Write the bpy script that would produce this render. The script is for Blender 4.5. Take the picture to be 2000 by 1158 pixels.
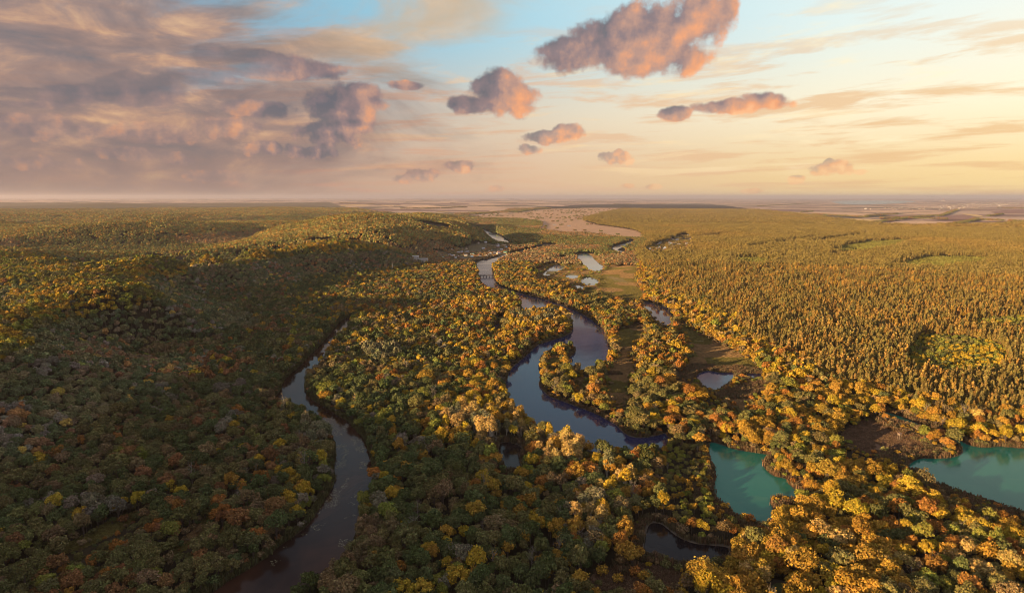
import bpy, bmesh, math, random
import numpy as np
from mathutils import Vector, Matrix

# ----------------------------------------------------------------- scene, camera, light, exposure
sc = bpy.context.scene
for o in list(bpy.data.objects):
    bpy.data.objects.remove(o)
rng = np.random.default_rng(7)
random.seed(7)
COL = sc.collection

H = 170.0                      # camera height over the valley floor, metres
FPX = 1303.2                   # focal length in photo pixels (2000 wide)
PITCH = math.atan2(194.0, FPX)
cam_d = bpy.data.cameras.new('camera')
cam_d.sensor_width = 36.0
cam_d.lens = 36.0 * FPX / 2000.0
cam_d.clip_start = 1.0
cam_d.clip_end = 200000.0
cam = bpy.data.objects.new('camera', cam_d)
cam.location = (0, 0, H)
cam.rotation_euler = (math.pi / 2 - PITCH, 0, 0)
COL.objects.link(cam)
sc.camera = cam

SUN_EL = math.radians(8.5)
SUN_DIR = Vector((0.80, 0.60, 0)).normalized()       # the way the light travels over the ground
SKY_STRENGTH = 0.385

sun_d = bpy.data.lights.new('sun', 'SUN')
sun_d.energy = 5.0
sun_d.angle = math.radians(0.6)
sun_d.color = (1.0, 0.67, 0.33)
sun = bpy.data.objects.new('sun', sun_d)
lv = Vector((SUN_DIR.x * math.cos(SUN_EL), SUN_DIR.y * math.cos(SUN_EL), -math.sin(SUN_EL)))
sun.rotation_euler = lv.to_track_quat('-Z', 'Y').to_euler()
sun.location = (-400, -300, 400)
COL.objects.link(sun)

sc.render.engine = 'CYCLES'
sc.view_settings.view_transform = 'Standard'
sc.view_settings.look = 'None'
sc.view_settings.gamma = 1.0
sc.view_settings.use_curve_mapping = False
sc.view_settings.exposure = 1.58
cy = sc.cycles
cy.use_denoising = True
try:
    cy.denoiser = 'OPENIMAGEDENOISE'
    cy.denoising_input_passes = 'RGB_ALBEDO_NORMAL'
    cy.denoising_prefilter = 'ACCURATE'
except Exception:
    pass
cy.pixel_filter_type = 'BLACKMAN_HARRIS'
cy.filter_width = 1.0
cy.use_adaptive_sampling = True
cy.adaptive_threshold = 0.006
cy.max_bounces = 4
cy.diffuse_bounces = 1
cy.glossy_bounces = 2
cy.transmission_bounces = 2
cy.volume_bounces = 0
cy.transparent_max_bounces = 4
cy.sample_clamp_indirect = 4.0
cy.volume_step_rate = 4.0

cp, sp_ = math.cos(PITCH), math.sin(PITCH)


def ray(px, py):
    u, v = (px - 1000.0) / FPX, (579.0 - py) / FPX
    return u, cp + v * sp_, -sp_ + v * cp


def G(px, py, z=0.8):
    """the point of the level z seen at a place of the photograph"""
    dx, dy, dz = ray(px, py)
    t = (z - H) / dz
    return dx * t, dy * t


def azel(px, py):
    dx, dy, dz = ray(px, py)
    return math.atan2(dx, dy), math.atan2(dz, math.hypot(dx, dy))


# ----------------------------------------------------------------- small node language
class Nt:
    def __init__(s, nt):
        s.nt = nt

    def put(s, sock, val):
        if isinstance(val, bpy.types.NodeSocket):
            s.nt.links.new(val, sock)
        elif isinstance(val, (tuple, list)) and len(val) == 3 and sock.type == 'RGBA':
            sock.default_value = (*val, 1)
        else:
            sock.default_value = val

    def m(s, op, *a, clamp=False):
        n = s.nt.nodes.new('ShaderNodeMath')
        n.operation = op
        n.use_clamp = clamp
        for i, x in enumerate(a):
            s.put(n.inputs[i], x)
        return n.outputs[0]

    def v(s, op, *a):
        n = s.nt.nodes.new('ShaderNodeVectorMath')
        n.operation = op
        for i, x in enumerate(a):
            if x is not None:
                s.put(n.inputs[i], x)
        return n.outputs['Value'] if op in ('DOT_PRODUCT', 'LENGTH', 'DISTANCE') else n.outputs[0]

    def mix(s, f, a, b, mode='MIX'):
        n = s.nt.nodes.new('ShaderNodeMix')
        n.data_type = 'RGBA'
        n.blend_type = mode
        s.put(n.inputs[0], f)
        s.put(n.inputs[6], a)
        s.put(n.inputs[7], b)
        return n.outputs[2]

    def sstep(s, x, lo, hi, tmin=0.0, tmax=1.0):
        n = s.nt.nodes.new('ShaderNodeMapRange')
        n.interpolation_type = 'SMOOTHSTEP'
        s.put(n.inputs[0], x)
        for i, q in enumerate((lo, hi, tmin, tmax)):
            s.put(n.inputs[i + 1], q)
        return n.outputs[0]

    def noise(s, vec, scale, detail=4.0, rough=0.55, dims='2D', dist=0.0):
        n = s.nt.nodes.new('ShaderNodeTexNoise')
        n.noise_dimensions = dims
        s.put(n.inputs['Vector'], vec)
        n.inputs['Scale'].default_value = scale
        n.inputs['Detail'].default_value = detail
        n.inputs['Roughness'].default_value = rough
        n.inputs['Distortion'].default_value = dist
        return n.outputs[0]

    def ramp(s, x, stops, interp='LINEAR'):
        n = s.nt.nodes.new('ShaderNodeValToRGB')
        n.color_ramp.interpolation = interp
        el = n.color_ramp.elements
        while len(el) < len(stops):
            el.new(0.5)
        for e, (p, c) in zip(el, stops):
            e.position = p
            e.color = (*c, 1)
        s.put(n.inputs[0], x)
        return n.outputs[0]


def srgb(r, g, b):
    f = lambda c: c / 12.92 if c <= 0.04045 else ((c + 0.055) / 1.055) ** 2.4
    return f(r / 255), f(g / 255), f(b / 255)


# ----------------------------------------------------------------- world: evening sky with clouds
world = bpy.data.worlds.new('World')
sc.world = world
world.use_nodes = True
wt = world.node_tree
wt.nodes.clear()
W = Nt(wt)
tc = wt.nodes.new('ShaderNodeTexCoord')
sep = wt.nodes.new('ShaderNodeSeparateXYZ')
wt.links.new(tc.outputs['Generated'], sep.inputs[0])
dx_, dy_, dz_ = sep.outputs
AZ = W.m('ARCTAN2', dx_, dy_)
EL = W.m('ARCSINE', dz_)
comb = wt.nodes.new('ShaderNodeCombineXYZ')
wt.links.new(AZ, comb.inputs[0])
wt.links.new(EL, comb.inputs[1])
P = comb.outputs[0]

sky_tex = wt.nodes.new('ShaderNodeTexSky')
sky_tex.sky_type = 'NISHITA'
sky_tex.sun_disc = False
sky_tex.sun_elevation = SUN_EL
sky_tex.sun_rotation = math.atan2(-SUN_DIR.x, -SUN_DIR.y)
sky_tex.altitude = 200
sky_tex.air_density = 1.2
sky_tex.dust_density = 1.5
sky_tex.ozone_density = 2.0
nishita = W.v('SCALE', sky_tex.outputs[0], None, None)
wt.nodes[-1].inputs['Scale'].default_value = 0.15

# clear evening air: warm low down, blue higher up, pale and bright on the side of the glow
WARM = W.ramp(W.m('MULTIPLY_ADD', AZ, 0.5, 0.5),
              [(0.0, srgb(116, 104, 104)), (0.20, srgb(138, 118, 110)), (0.36, srgb(182, 150, 130)), (0.52, srgb(216, 182, 148)),
               (0.68, srgb(232, 200, 146)), (0.82, srgb(244, 212, 148)), (1.0, srgb(246, 214, 152))])
MID = W.ramp(W.m('MULTIPLY_ADD', AZ, 0.5, 0.5),
             [(0.0, srgb(126, 120, 128)), (0.25, srgb(150, 144, 148)), (0.42, srgb(196, 182, 166)), (0.55, srgb(222, 208, 182)),
              (0.72, srgb(244, 232, 200)), (0.85, srgb(252, 240, 206)), (1.0, srgb(250, 236, 204))])
TOP = W.ramp(W.m('MULTIPLY_ADD', AZ, 0.5, 0.5),
             [(0.0, srgb(100, 134, 158)), (0.25, srgb(116, 162, 188)), (0.46, srgb(150, 196, 214)), (0.58, srgb(184, 214, 222)),
              (0.72, srgb(216, 232, 230)), (0.85, srgb(236, 240, 230)), (1.0, srgb(232, 238, 230))])
air = W.mix(W.sstep(EL, 0.015, 0.13), WARM, MID)
air = W.mix(W.sstep(EL, 0.09, 0.25), air, TOP)

# streaks of high cloud, stretched along the horizon and drawn together with distance
elp = W.m('ADD', W.m('MAXIMUM', EL, 0.0), 0.09)
cs = wt.nodes.new('ShaderNodeCombineXYZ')
W.put(cs.inputs[0], W.m('MULTIPLY', AZ, 3.2))
W.put(cs.inputs[1], W.m('MULTIPLY_ADD', W.m('LOGARITHM', elp, 2.718), 6.0, W.m('MULTIPLY', AZ, -0.9)))
S1 = W.noise(cs.outputs[0], 1.7, 6.0, 0.60, dist=0.25)
cs2 = wt.nodes.new('ShaderNodeCombineXYZ')
W.put(cs2.inputs[0], W.m('MULTIPLY_ADD', AZ, 2.0, 9.0))
W.put(cs2.inputs[1], W.m('MULTIPLY_ADD', W.m('LOGARITHM', elp, 2.718), 3.4, W.m('MULTIPLY', AZ, -0.5)))
S2 = W.noise(cs2.outputs[0], 2.3, 7.0, 0.62, dist=0.3)
in_front = W.sstep(W.m('ABSOLUTE', AZ), 1.30, 0.80)
low = W.sstep(EL, 0.30, 0.12)
st_a = W.m('MULTIPLY', W.sstep(S1, 0.47, 0.66), W.m('MULTIPLY', low, 0.75))
st_col = W.ramp(W.m('MULTIPLY_ADD', AZ, 0.5, 0.5),
                [(0.1, srgb(150, 112, 106)), (0.38, srgb(196, 146, 122)), (0.55, srgb(220, 182, 146)), (0.75, srgb(226, 184, 134)), (0.95, srgb(236, 196, 136))])
skyc = W.mix(st_a, air, st_col)
br_a = W.m('MULTIPLY', W.sstep(S2, 0.54, 0.72), W.m('MULTIPLY', W.sstep(EL, 0.01, 0.05), 0.55))
br_col = W.ramp(W.m('MULTIPLY_ADD', AZ, 0.5, 0.5),
                [(0.1, srgb(186, 132, 112)), (0.38, srgb(222, 170, 128)), (0.55, srgb(242, 208, 156)), (0.8, srgb(255, 242, 204)), (1.0, srgb(255, 246, 214))])
skyc = W.mix(br_a, skyc, br_col)

# the grey-mauve cloud sheet that covers the left of the sky
n_sheet = W.noise(W.v('MULTIPLY', P, (2.2, 7.0, 1)), 1.25, 6.0, 0.58, dist=0.4)
edge = W.m('ADD', AZ, W.m('MULTIPLY_ADD', n_sheet, -0.9, 0.45))
a_sheet = W.m('MULTIPLY', W.sstep(W.m('ADD', edge, W.m('MULTIPLY', EL, -0.70)), -0.16, -0.46), W.sstep(W.m('MULTIPLY_ADD', EL, -1.0, W.m('MULTIPLY_ADD', n_sheet, 0.45, 0.10)), -0.03, 0.10))
a_sheet = W.m('MULTIPLY', a_sheet, W.sstep(n_sheet, 0.30, 0.47, 0.22, 0.92))
n_sh2 = W.noise(W.v('MULTIPLY', P, (5.5, 14.0, 1)), 1.8, 7.0, 0.60, dist=0.25)
sheet_col = W.ramp(n_sh2, [(0.28, srgb(116, 108, 110)), (0.42, srgb(136, 117, 113)), (0.54, srgb(154, 128, 118)), (0.64, srgb(182, 145, 122)), (0.78, srgb(218, 176, 134))])
sheet_col = W.mix(W.sstep(EL, 0.10, 0.0), sheet_col, W.mix(0.72, sheet_col, srgb(142, 119, 111)))
sheet_col = W.mix(W.m('MULTIPLY', W.m('MULTIPLY', W.sstep(AZ, -0.42, -0.12), W.sstep(EL, 0.13, 0.24)), 0.62), sheet_col, srgb(226, 196, 152))
skyc = W.mix(a_sheet, skyc, sheet_col)

# heaped clouds, each at its own place in the sky: (x, y, half width, half height) in photo pixels
PUFFS = [
    (1105, 108, 72, 40), (1185, 86, 92, 54), (1290, 66, 96, 62), (1375, 36, 66, 50), (1260, 118, 120, 40), (1415, 22, 30, 30),
    (978, 182, 72, 40), (1018, 196, 50, 40), (918, 204, 46, 20), (950, 172, 40, 26),
    (668, 226, 78, 52), (712, 196, 48, 34), (640, 258, 58, 30), (612, 298, 48, 13),
    (446, 118, 70, 27), (560, 132, 110, 21), (500, 124, 90, 24),
    (175, 184, 66, 17), (270, 178, 86, 28), (60, 190, 80, 15), (320, 168, 50, 20),
    (1450, 208, 84, 15), (1490, 200, 46, 18), (1318, 222, 30, 15),
    (1068, 268, 58, 15), (1108, 260, 38, 18), (1030, 292, 26, 12),
    (1203, 311, 40, 13), (1212, 304, 18, 11),
    (1626, 330, 36, 14), (1652, 336, 28, 7), (1618, 322, 14, 10),
    (828, 342, 36, 14), (900, 326, 30, 13), (788, 350, 22, 10),
    (1465, 374, 22, 6), (1226, 363, 14, 5), (1275, 365, 20, 5), (968, 369, 16, 7), (1555, 352, 15, 9),
    (450, 250, 66, 20), (510, 214, 80, 16), (350, 310, 34, 13), (795, 167, 40, 10), (250, 300, 60, 12), (120, 250, 90, 20), (300, 262, 80, 18), (430, 345, 60, 12), (520, 290, 50, 14), (80, 320, 60, 12), (385, 150, 70, 18),
]


HEAPS = [(1250, 85, 190, 78), (972, 188, 92, 48), (676, 228, 92, 64), (500, 124, 150, 34), (230, 182, 190, 32), (1440, 208, 110, 22), (1075, 270, 70, 26), (1203, 310, 44, 18), (1632, 331, 48, 18), (840, 340, 80, 20)]


def puff_field(pos, puffs):
    best = None
    for (x, y, a, b) in puffs:
        ca, ce = azel(x, y)
        sa, se = FPX / a * 1.02, FPX / b * 1.0
        n = wt.nodes.new('ShaderNodeVectorMath')
        n.operation = 'MULTIPLY_ADD'
        W.put(n.inputs[0], pos)
        n.inputs[1].default_value = (sa, se, 0)
        n.inputs[2].default_value = (-ca * sa, -ce * se, 0)
        d = W.v('DOT_PRODUCT', n.outputs[0], n.outputs[0])
        best = d if best is None else W.m('MINIMUM', best, d)
    return W.m('SUBTRACT', 1.0, best)


far_w = W.sstep(EL, 0.05, 0.15)
LIGHT = (0.015, -0.009, 0.0)
P2 = W.v('ADD', P, LIGHT)


def billow(pos):
    a = W.noise(pos, 15.0, 7.0, 0.56)
    b = W.noise(pos, 50.0, 4.0, 0.50)
    n = wt.nodes.new('ShaderNodeMix')
    n.data_type = 'FLOAT'
    W.put(n.inputs[0], W.m('MULTIPLY_ADD', far_w, 0.66, 0.12))
    W.put(n.inputs[2], b)
    W.put(n.inputs[3], a)
    return n.outputs[0]


nb1, nb2 = billow(P), billow(P2)
F0 = puff_field(P, PUFFS)
F1, F2 = puff_field(P, HEAPS), puff_field(W.v('ADD', P, (0.019, -0.006, 0)), HEAPS)
body = W.m('ADD', F0, W.m('MULTIPLY_ADD', nb1, 3.2, -1.55))
a_puff = W.sstep(body, -0.08, 0.52)
F1c, F2c = W.m('MAXIMUM', F1, -1.0), W.m('MAXIMUM', F2, -1.6)
lit = W.m('ADD', W.m('MULTIPLY', W.m('SUBTRACT', F1c, F2c), 0.42), W.m('MULTIPLY', W.m('SUBTRACT', nb1, nb2), 1.15))
lit = W.m('ADD', lit, W.m('MULTIPLY_ADD', AZ, 0.42, 0.36))
puff_col = W.ramp(lit, [(0.10, srgb(98, 99, 108)), (0.34, srgb(138, 118, 120)), (0.52, srgb(182, 142, 126)), (0.72, srgb(232, 158, 112)), (0.95, srgb(250, 190, 138))])
air_back = W.sstep(EL, 0.14, 0.0)
puff_col = W.mix(W.m('MULTIPLY', air_back, 0.55), puff_col, skyc)
skyc = W.mix(W.m('MULTIPLY', a_puff, W.m('MULTIPLY_ADD', W.sstep(AZ, -0.42, -0.28), 0.50, 0.46)), skyc, puff_col)

# out of the frame the cloudy dome goes on, brightened to fill the shaded woods
dome = W.mix(W.m('MULTIPLY', W.sstep(n_sheet, 0.32, 0.55), 0.85), nishita, srgb(230, 221, 228))
side = W.m('MULTIPLY', in_front, W.sstep(EL, 0.60, 0.30))
bg_front, bg_dome = wt.nodes.new('ShaderNodeBackground'), wt.nodes.new('ShaderNodeBackground')
W.put(bg_front.inputs[0], skyc)
W.put(bg_dome.inputs[0], dome)
bg_front.inputs[1].default_value = bg_dome.inputs[1].default_value = SKY_STRENGTH
mx_ = wt.nodes.new('ShaderNodeMixShader')
W.put(mx_.inputs[0], side)
wt.links.new(bg_dome.outputs[0], mx_.inputs[1])
wt.links.new(bg_front.outputs[0], mx_.inputs[2])
wo = wt.nodes.new('ShaderNodeOutputWorld')
wt.links.new(mx_.outputs[0], wo.inputs[0])
world.cycles.sampling_method = 'MANUAL'
world.cycles.sample_map_resolution = 512

# ----------------------------------------------------------------- outlines of the place (photo pixels, laid on the ground)
def project(x, y, z):
    zc = z - H
    d = y * cp - zc * sp_
    v = y * sp_ + zc * cp
    d = np.where(d < 1e-3, 1e-3, d)
    return 1000 + FPX * x / d, 579 - FPX * v / d


def smooth_ring(pts, it=2, closed=True):
    p = np.array(pts, float)
    for _ in range(it):
        if closed:
            q = np.roll(p, -1, 0)
            p = np.stack([0.75 * p + 0.25 * q, 0.25 * p + 0.75 * q], 1).reshape(-1, 2)
        else:
            q = np.stack([0.75 * p[:-1] + 0.25 * p[1:], 0.25 * p[:-1] + 0.75 * p[1:]], 1).reshape(-1, 2)
            p = np.vstack([p[:1], q, p[-1:]])
    return p


def ground_ring(px_pts, z=0.8, it=2):
    return smooth_ring([G(a, b, z) for a, b in px_pts], it)


def inside(x, y, ring):
    x = np.asarray(x, float)
    y = np.asarray(y, float)
    out = np.zeros(x.shape, bool)
    lo, hi = ring.min(0), ring.max(0)
    k = np.where((x >= lo[0]) & (x <= hi[0]) & (y >= lo[1]) & (y <= hi[1]))[0]
    if len(k) == 0:
        return out
    xs, ys = x[k], y[k]
    c = np.zeros(len(k), bool)
    n = len(ring)
    for i in range(n):
        x1, y1 = ring[i]
        x2, y2 = ring[(i + 1) % n]
        if y1 == y2:
            continue
        cond = (y1 > ys) != (y2 > ys)
        c ^= cond & (xs < (x2 - x1) * (ys - y1) / (y2 - y1) + x1)
    out[k] = c
    return out


def edge_dist(x, y, ring, reach=40.0):
    """distance to the outline, capped at reach"""
    x = np.asarray(x, float)
    y = np.asarray(y, float)
    out = np.full(x.shape, reach)
    lo, hi = ring.min(0) - reach, ring.max(0) + reach
    k = np.where((x >= lo[0]) & (x <= hi[0]) & (y >= lo[1]) & (y <= hi[1]))[0]
    if len(k) == 0:
        return out
    best = np.full(len(k), reach ** 2)
    xs, ys = x[k], y[k]
    n = len(ring)
    for i in range(n):
        a, b = ring[i], ring[(i + 1) % n]
        d = b - a
        L = d @ d
        if L < 1e-9:
            continue
        t = np.clip(((xs - a[0]) * d[0] + (ys - a[1]) * d[1]) / L, 0, 1)
        best = np.minimum(best, (xs - a[0] - t * d[0]) ** 2 + (ys - a[1] - t * d[1]) ** 2)
    out[k] = np.sqrt(best)
    return out


RIVER_NEAR = [(689, 620), (677, 646), (661, 660), (645, 682), (634, 699), (620, 715), (606, 730), (596, 742), (594, 757), (599, 770), (609, 783), (627, 791), (651, 807), (677, 822),
              (692, 838), (710, 858), (720, 882), (726, 911), (728, 935), (722, 955), (714, 978), (702, 1006), (697, 1042), (690, 1068), (672, 1096), (648, 1112), (628, 1130), (590, 1162), (500, 1225),
              (300, 1225), (418, 1158), (444, 1136), (483, 1115), (521, 1090), (550, 1064), (578, 1046), (601, 1028), (619, 1003), (645, 962), (655, 944), (653, 923), (655, 890), (657, 884),
              (652, 856), (641, 841), (626, 828), (605, 812), (588, 797), (560, 790), (528, 783), (548, 766), (550, 752), (560, 737), (578, 723), (591, 710), (604, 695), (622, 679), (640, 659),
              (654, 640), (666, 625)]
RIVER_MAIN = [(929, 516), (934, 540), (939, 555), (957, 567), (978, 571), (996, 575), (1009, 583), (1018, 596), (1020, 611), (1034, 614), (1052, 611), (1066, 602), (1084, 597), (1096, 604),
              (1107, 615), (1118, 628), (1119, 648), (1107, 656), (1087, 663), (1068, 668), (1047, 676), (1036, 688), (1015, 706), (997, 721), (989, 742), (986, 762), (994, 782), (1008, 800),
              (1024, 826), (1060, 852), (1110, 874), (1160, 888), (1210, 894), (1257, 893), (1290, 882), (1310, 862), (1300, 846), (1288, 850), (1264, 855), (1238, 856), (1218, 847), (1205, 832),
              (1184, 819), (1163, 808), (1145, 801), (1122, 793), (1093, 782), (1075, 777), (1060, 765), (1053, 750), (1056, 738), (1053, 718), (1055, 700), (1066, 690), (1082, 681), (1100, 676),
              (1118, 676), (1126, 684), (1121, 693), (1108, 701), (1104, 712), (1115, 726), (1141, 727), (1156, 720), (1176, 711), (1192, 702), (1195, 687), (1188, 672), (1183, 656), (1178, 643),
              (1165, 633), (1150, 621), (1124, 607), (1093, 594), (1062, 585), (1030, 577), (1005, 571), (981, 563), (968, 555), (967, 542), (961, 529), (960, 516), (972, 509), (990, 502),
              (988, 499), (972, 503), (955, 507), (940, 509)]
UPSTREAM = [(988, 500.5), (1015, 493), (1046, 486.5), (1072, 481.5), (1079, 479), (1060, 477), (1015, 479), (992, 479.5), (984, 475), (975, 468), (966, 462), (950, 456), (935, 449), (925, 446)]
PONDS = {
    'reed_pond': [(1127, 502), (1141, 498), (1148, 497), (1157, 501), (1160, 507), (1168, 513), (1178, 520), (1163, 525), (1144, 522), (1135, 508)],
    'crescent_pond': [(1057, 535), (1082, 520), (1090, 519), (1105, 524), (1088, 530), (1072, 536)],
    'meadow_pond': [(1103, 540), (1114, 535), (1123, 535), (1133, 540), (1120, 544)],
    'oval_pond': [(1134, 549), (1144, 543), (1157, 543), (1170, 549), (1162, 555), (1144, 555)],
    'slit_pond': [(1120, 560), (1129, 557), (1144, 561), (1135, 565)],
    'thin_pond': [(1085, 505.5), (1103, 503.5), (1105, 506), (1096, 508.5)],
    'camp_pond': [(1256, 595), (1268, 593), (1290, 599), (1304, 606), (1308, 614), (1309, 624), (1300, 629), (1281, 624), (1270, 608)],
    'backwater_pool': [(1195, 484), (1209, 480), (1228, 476), (1238, 472), (1241, 474), (1229, 478), (1211, 484), (1203, 487), (1217, 489), (1215, 492), (1203, 491)],
    'meadow_tarn': [(1360, 738), (1370, 731), (1387, 726), (1409, 731), (1436, 729), (1428, 741), (1406, 752), (1393, 759), (1375, 752)],
    'reed_tarn': [(1448, 735), (1465, 730), (1487, 731), (1502, 733), (1487, 743), (1465, 742)],
    'teal_pond': [(1385, 862), (1406, 868), (1437, 879), (1463, 883), (1492, 887), (1519, 893), (1486, 898), (1492, 915), (1510, 931), (1537, 935), (1538, 944), (1560, 964), (1572, 978),
                  (1543, 976), (1523, 973), (1502, 972), (1506, 990), (1517, 1003), (1514, 1026), (1476, 1024), (1453, 1015), (1420, 994), (1396, 970), (1394, 949), (1400, 931), (1394, 910), (1383, 888)],
    'dark_pond': [(1269, 1019), (1292, 1019), (1308, 1032), (1328, 1047), (1360, 1058), (1398, 1060), (1422, 1063), (1425, 1071), (1409, 1086), (1380, 1094), (1341, 1096), (1313, 1088), (1280, 1080), (1256, 1072), (1262, 1040)],
    'turquoise_lake': [(1766, 918), (1781, 903), (1797, 895), (1833, 897), (1869, 893), (1883, 884), (1876, 872), (1856, 859), (1818, 848), (1790, 838), (1752, 822), (1712, 806), (1716, 802), (1762, 814), (1796, 831), (1830, 842), (1846, 850),
                       (1870, 859), (1893, 871), (1924, 876), (1950, 872), (2000, 877), (2150, 886), (2230, 960), (2150, 1030), (2000, 1004), (1960, 994), (1930, 981), (1896, 970), (1865, 960), (1841, 950), (1821, 941), (1812, 929), (1800, 922)],
    'marsh_pool': [(972, 868), (985, 864), (998, 865), (1022, 873), (1012, 897), (1020, 914), (993, 923), (979, 904)],
    'green_pool': [(892, 1087), (899, 1080), (908, 1079), (918, 1083), (920, 1089), (912, 1095), (899, 1095)],
    'mossy_pool': [(1504, 1147), (1512, 1139), (1530, 1138), (1543, 1145), (1540, 1155), (1515, 1157)],
    'side_pool': [(958, 640), (978, 630), (984, 633), (974, 640), (963, 644)],
    'steppe_pool': [(1079, 438.2), (1087, 438), (1087, 439.6), (1080, 439.8)],
    'steppe_mere': [(1107, 440), (1115, 440.4), (1114, 442.2), (1108, 441.8)],
}
FAR_LAKE = [(1622, 393.6), (1640, 392.2), (1700, 391.6), (1760, 392.0), (1796, 394.0), (1766, 397), (1714, 399.6), (1662, 400.3), (1636, 398.4)]
MEADOWS = {
    'riverside_meadow': [(1195, 648), (1251, 637), (1247, 657), (1229, 679), (1231, 704), (1248, 714), (1231, 726), (1238, 755), (1235, 781), (1212, 786), (1200, 755), (1197, 724), (1203, 709), (1213, 685), (1203, 662)],
    'shaded_meadow': [(1326, 633), (1357, 649), (1396, 670), (1435, 688), (1474, 715), (1466, 727), (1440, 727), (1409, 723), (1385, 724), (1357, 736), (1330, 735), (1318, 729), (1344, 717), (1350, 691), (1345, 665), (1330, 649)],
    'lower_meadow': [(1391, 773), (1409, 766), (1461, 753), (1500, 748), (1500, 760), (1474, 772), (1463, 787), (1434, 805), (1424, 783)],
    'brown_meadow': [(1652, 844), (1701, 818), (1729, 825), (1760, 838), (1815, 864), (1835, 882), (1800, 890), (1771, 893), (1729, 882), (1704, 887), (1665, 877), (1645, 856)],
    'village_meadow': [(1197, 516), (1240, 514), (1243, 530), (1236, 542), (1244, 561), (1257, 576), (1228, 579), (1198, 575), (1180, 570), (1172, 556), (1176, 540), (1190, 528)],
    'scrub_clearing': [(1165, 1112), (1250, 1100), (1330, 1112), (1345, 1140), (1330, 1190), (1140, 1190), (1145, 1140)],
    'grass_glade': [(158, 1050), (203, 1024), (270, 996), (278, 1006), (245, 1030), (210, 1052), (150, 1076), (113, 1086), (113, 1066)],
    'dark_glade': [(325, 1082), (352, 1064), (386, 1027), (412, 997), (418, 1003), (399, 1034), (380, 1060), (340, 1090)],
    'bank_glade': [(512, 787), (529, 781), (528, 806), (525, 842), (514, 842), (510, 815)],
    'camp_beach': [(1288, 596), (1306, 590), (1330, 590), (1336, 597), (1318, 601), (1308, 604)],
    'spit_glade': [(1066, 700), (1085, 694), (1098, 700), (1098, 716), (1075, 720), (1062, 712)],
    'cove_glade': [(1115, 738), (1140, 736), (1156, 742), (1152, 756), (1125, 760)],
    'isle_glade': [(1030, 532), (1060, 522), (1078, 521), (1070, 528), (1050, 537), (1036, 540)],
    'pond_marsh': [(1042, 548), (1058, 520), (1080, 503), (1122, 496), (1160, 494), (1186, 512), (1190, 528), (1174, 542), (1170, 556), (1176, 572), (1130, 570), (1112, 556), (1090, 546), (1066, 542)],
    'west_glade': [(960, 622), (985, 617), (1002, 624), (990, 632), (970, 630)],
}
STEPPE = [(896, 424), (1000, 415.5), (1080, 409.5), (1200, 406.5), (1222, 408), (1130, 428), (1168, 440), (1200, 443), (1252, 452), (1262, 470), (1220, 466), (1140, 458), (1080, 456), (1046, 452), (1060, 440),
          (1040, 430), (960, 428)]
FARM_R = [(1300, 391), (1420, 402), (1480, 411), (1522, 415), (1571, 420), (1626, 428), (1652, 433), (1672, 437), (1735, 443.5), (1792, 443), (1922, 443), (2000, 438), (2200, 432), (2300, 386.5), (1300, 386.5)]
FARM_C = [(590, 392), (662, 402), (690, 414), (740, 423), (880, 424), (905, 420), (1000, 412), (1090, 404), (1200, 400), (1300, 391), (1300, 386.3), (560, 386.3)]
PINE = [(1130, 430), (1168, 440), (1200, 444), (1252, 453), (1268, 472), (1245, 495), (1250, 516), (1262, 545), (1285, 575), (1345, 600), (1385, 632), (1450, 668), (1510, 706), (1570, 742), (1640, 772), (1720, 786), (1800, 806), (1880, 832),
        (1940, 842), (2000, 846), (2250, 870), (2300, 430), (2000, 430), (1922, 443), (1735, 444), (1652, 433), (1571, 421), (1480, 412), (1420, 403), (1300, 395), (1222, 409)]
YOUNG = [
    [(1766, 710), (1782, 682), (1800, 655), (1832, 664), (1889, 664), (1955, 680), (1975, 715), (1950, 742), (1847, 746), (1790, 736)],
    [(1895, 633), (2010, 624), (2090, 636), (2020, 656), (1905, 654)],
    [(1741, 527), (1797, 506), (1895, 506), (1950, 513), (1900, 526), (1797, 534)],
    [(1615, 497), (1685, 475), (1795, 471), (1755, 489), (1667, 507)],
    [(1412, 514), (1468, 506), (1524, 518), (1482, 532)],
    [(1556, 479), (1690, 457), (1702, 461), (1580, 484)], [(1436, 491), (1600, 465), (1606, 470), (1450, 496)], [(1618, 506), (1665, 489), (1674, 493), (1630, 510)], [(1290, 471), (1440, 457), (1442, 461), (1300, 475)],
]
VILLAGE_R = [(1252, 486), (1290, 476), (1330, 458), (1352, 460), (1358, 478), (1330, 488), (1285, 494), (1255, 494)]
VILLAGE_L = [(840, 500), (880, 494), (930, 489), (985, 484), (1004, 487), (985, 496), (930, 505), (880, 509)]

WATER_RINGS = {'near_river': ground_ring(RIVER_NEAR), 'main_river': ground_ring(RIVER_MAIN)}
for k_, p_ in PONDS.items():
    WATER_RINGS[k_] = ground_ring(p_)
    if k_ in ('reed_pond', 'crescent_pond', 'meadow_pond', 'oval_pond', 'slit_pond', 'thin_pond', 'camp_pond', 'backwater_pool'):
        c_ = WATER_RINGS[k_].mean(0)
        WATER_RINGS[k_] = c_ + (WATER_RINGS[k_] - c_) * np.array([1.10, 1.30]) - c_ / np.linalg.norm(c_) * 6.0
    if k_ in ('dark_pond', 'meadow_tarn'):
        c_ = WATER_RINGS[k_].mean(0)
        WATER_RINGS[k_] = c_ + (WATER_RINGS[k_] - c_) * (np.array([1.0, 1.06]) if k_ == 'dark_pond' else np.array([1.1, 1.35])) - c_ / np.linalg.norm(c_) * 3.0


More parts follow.
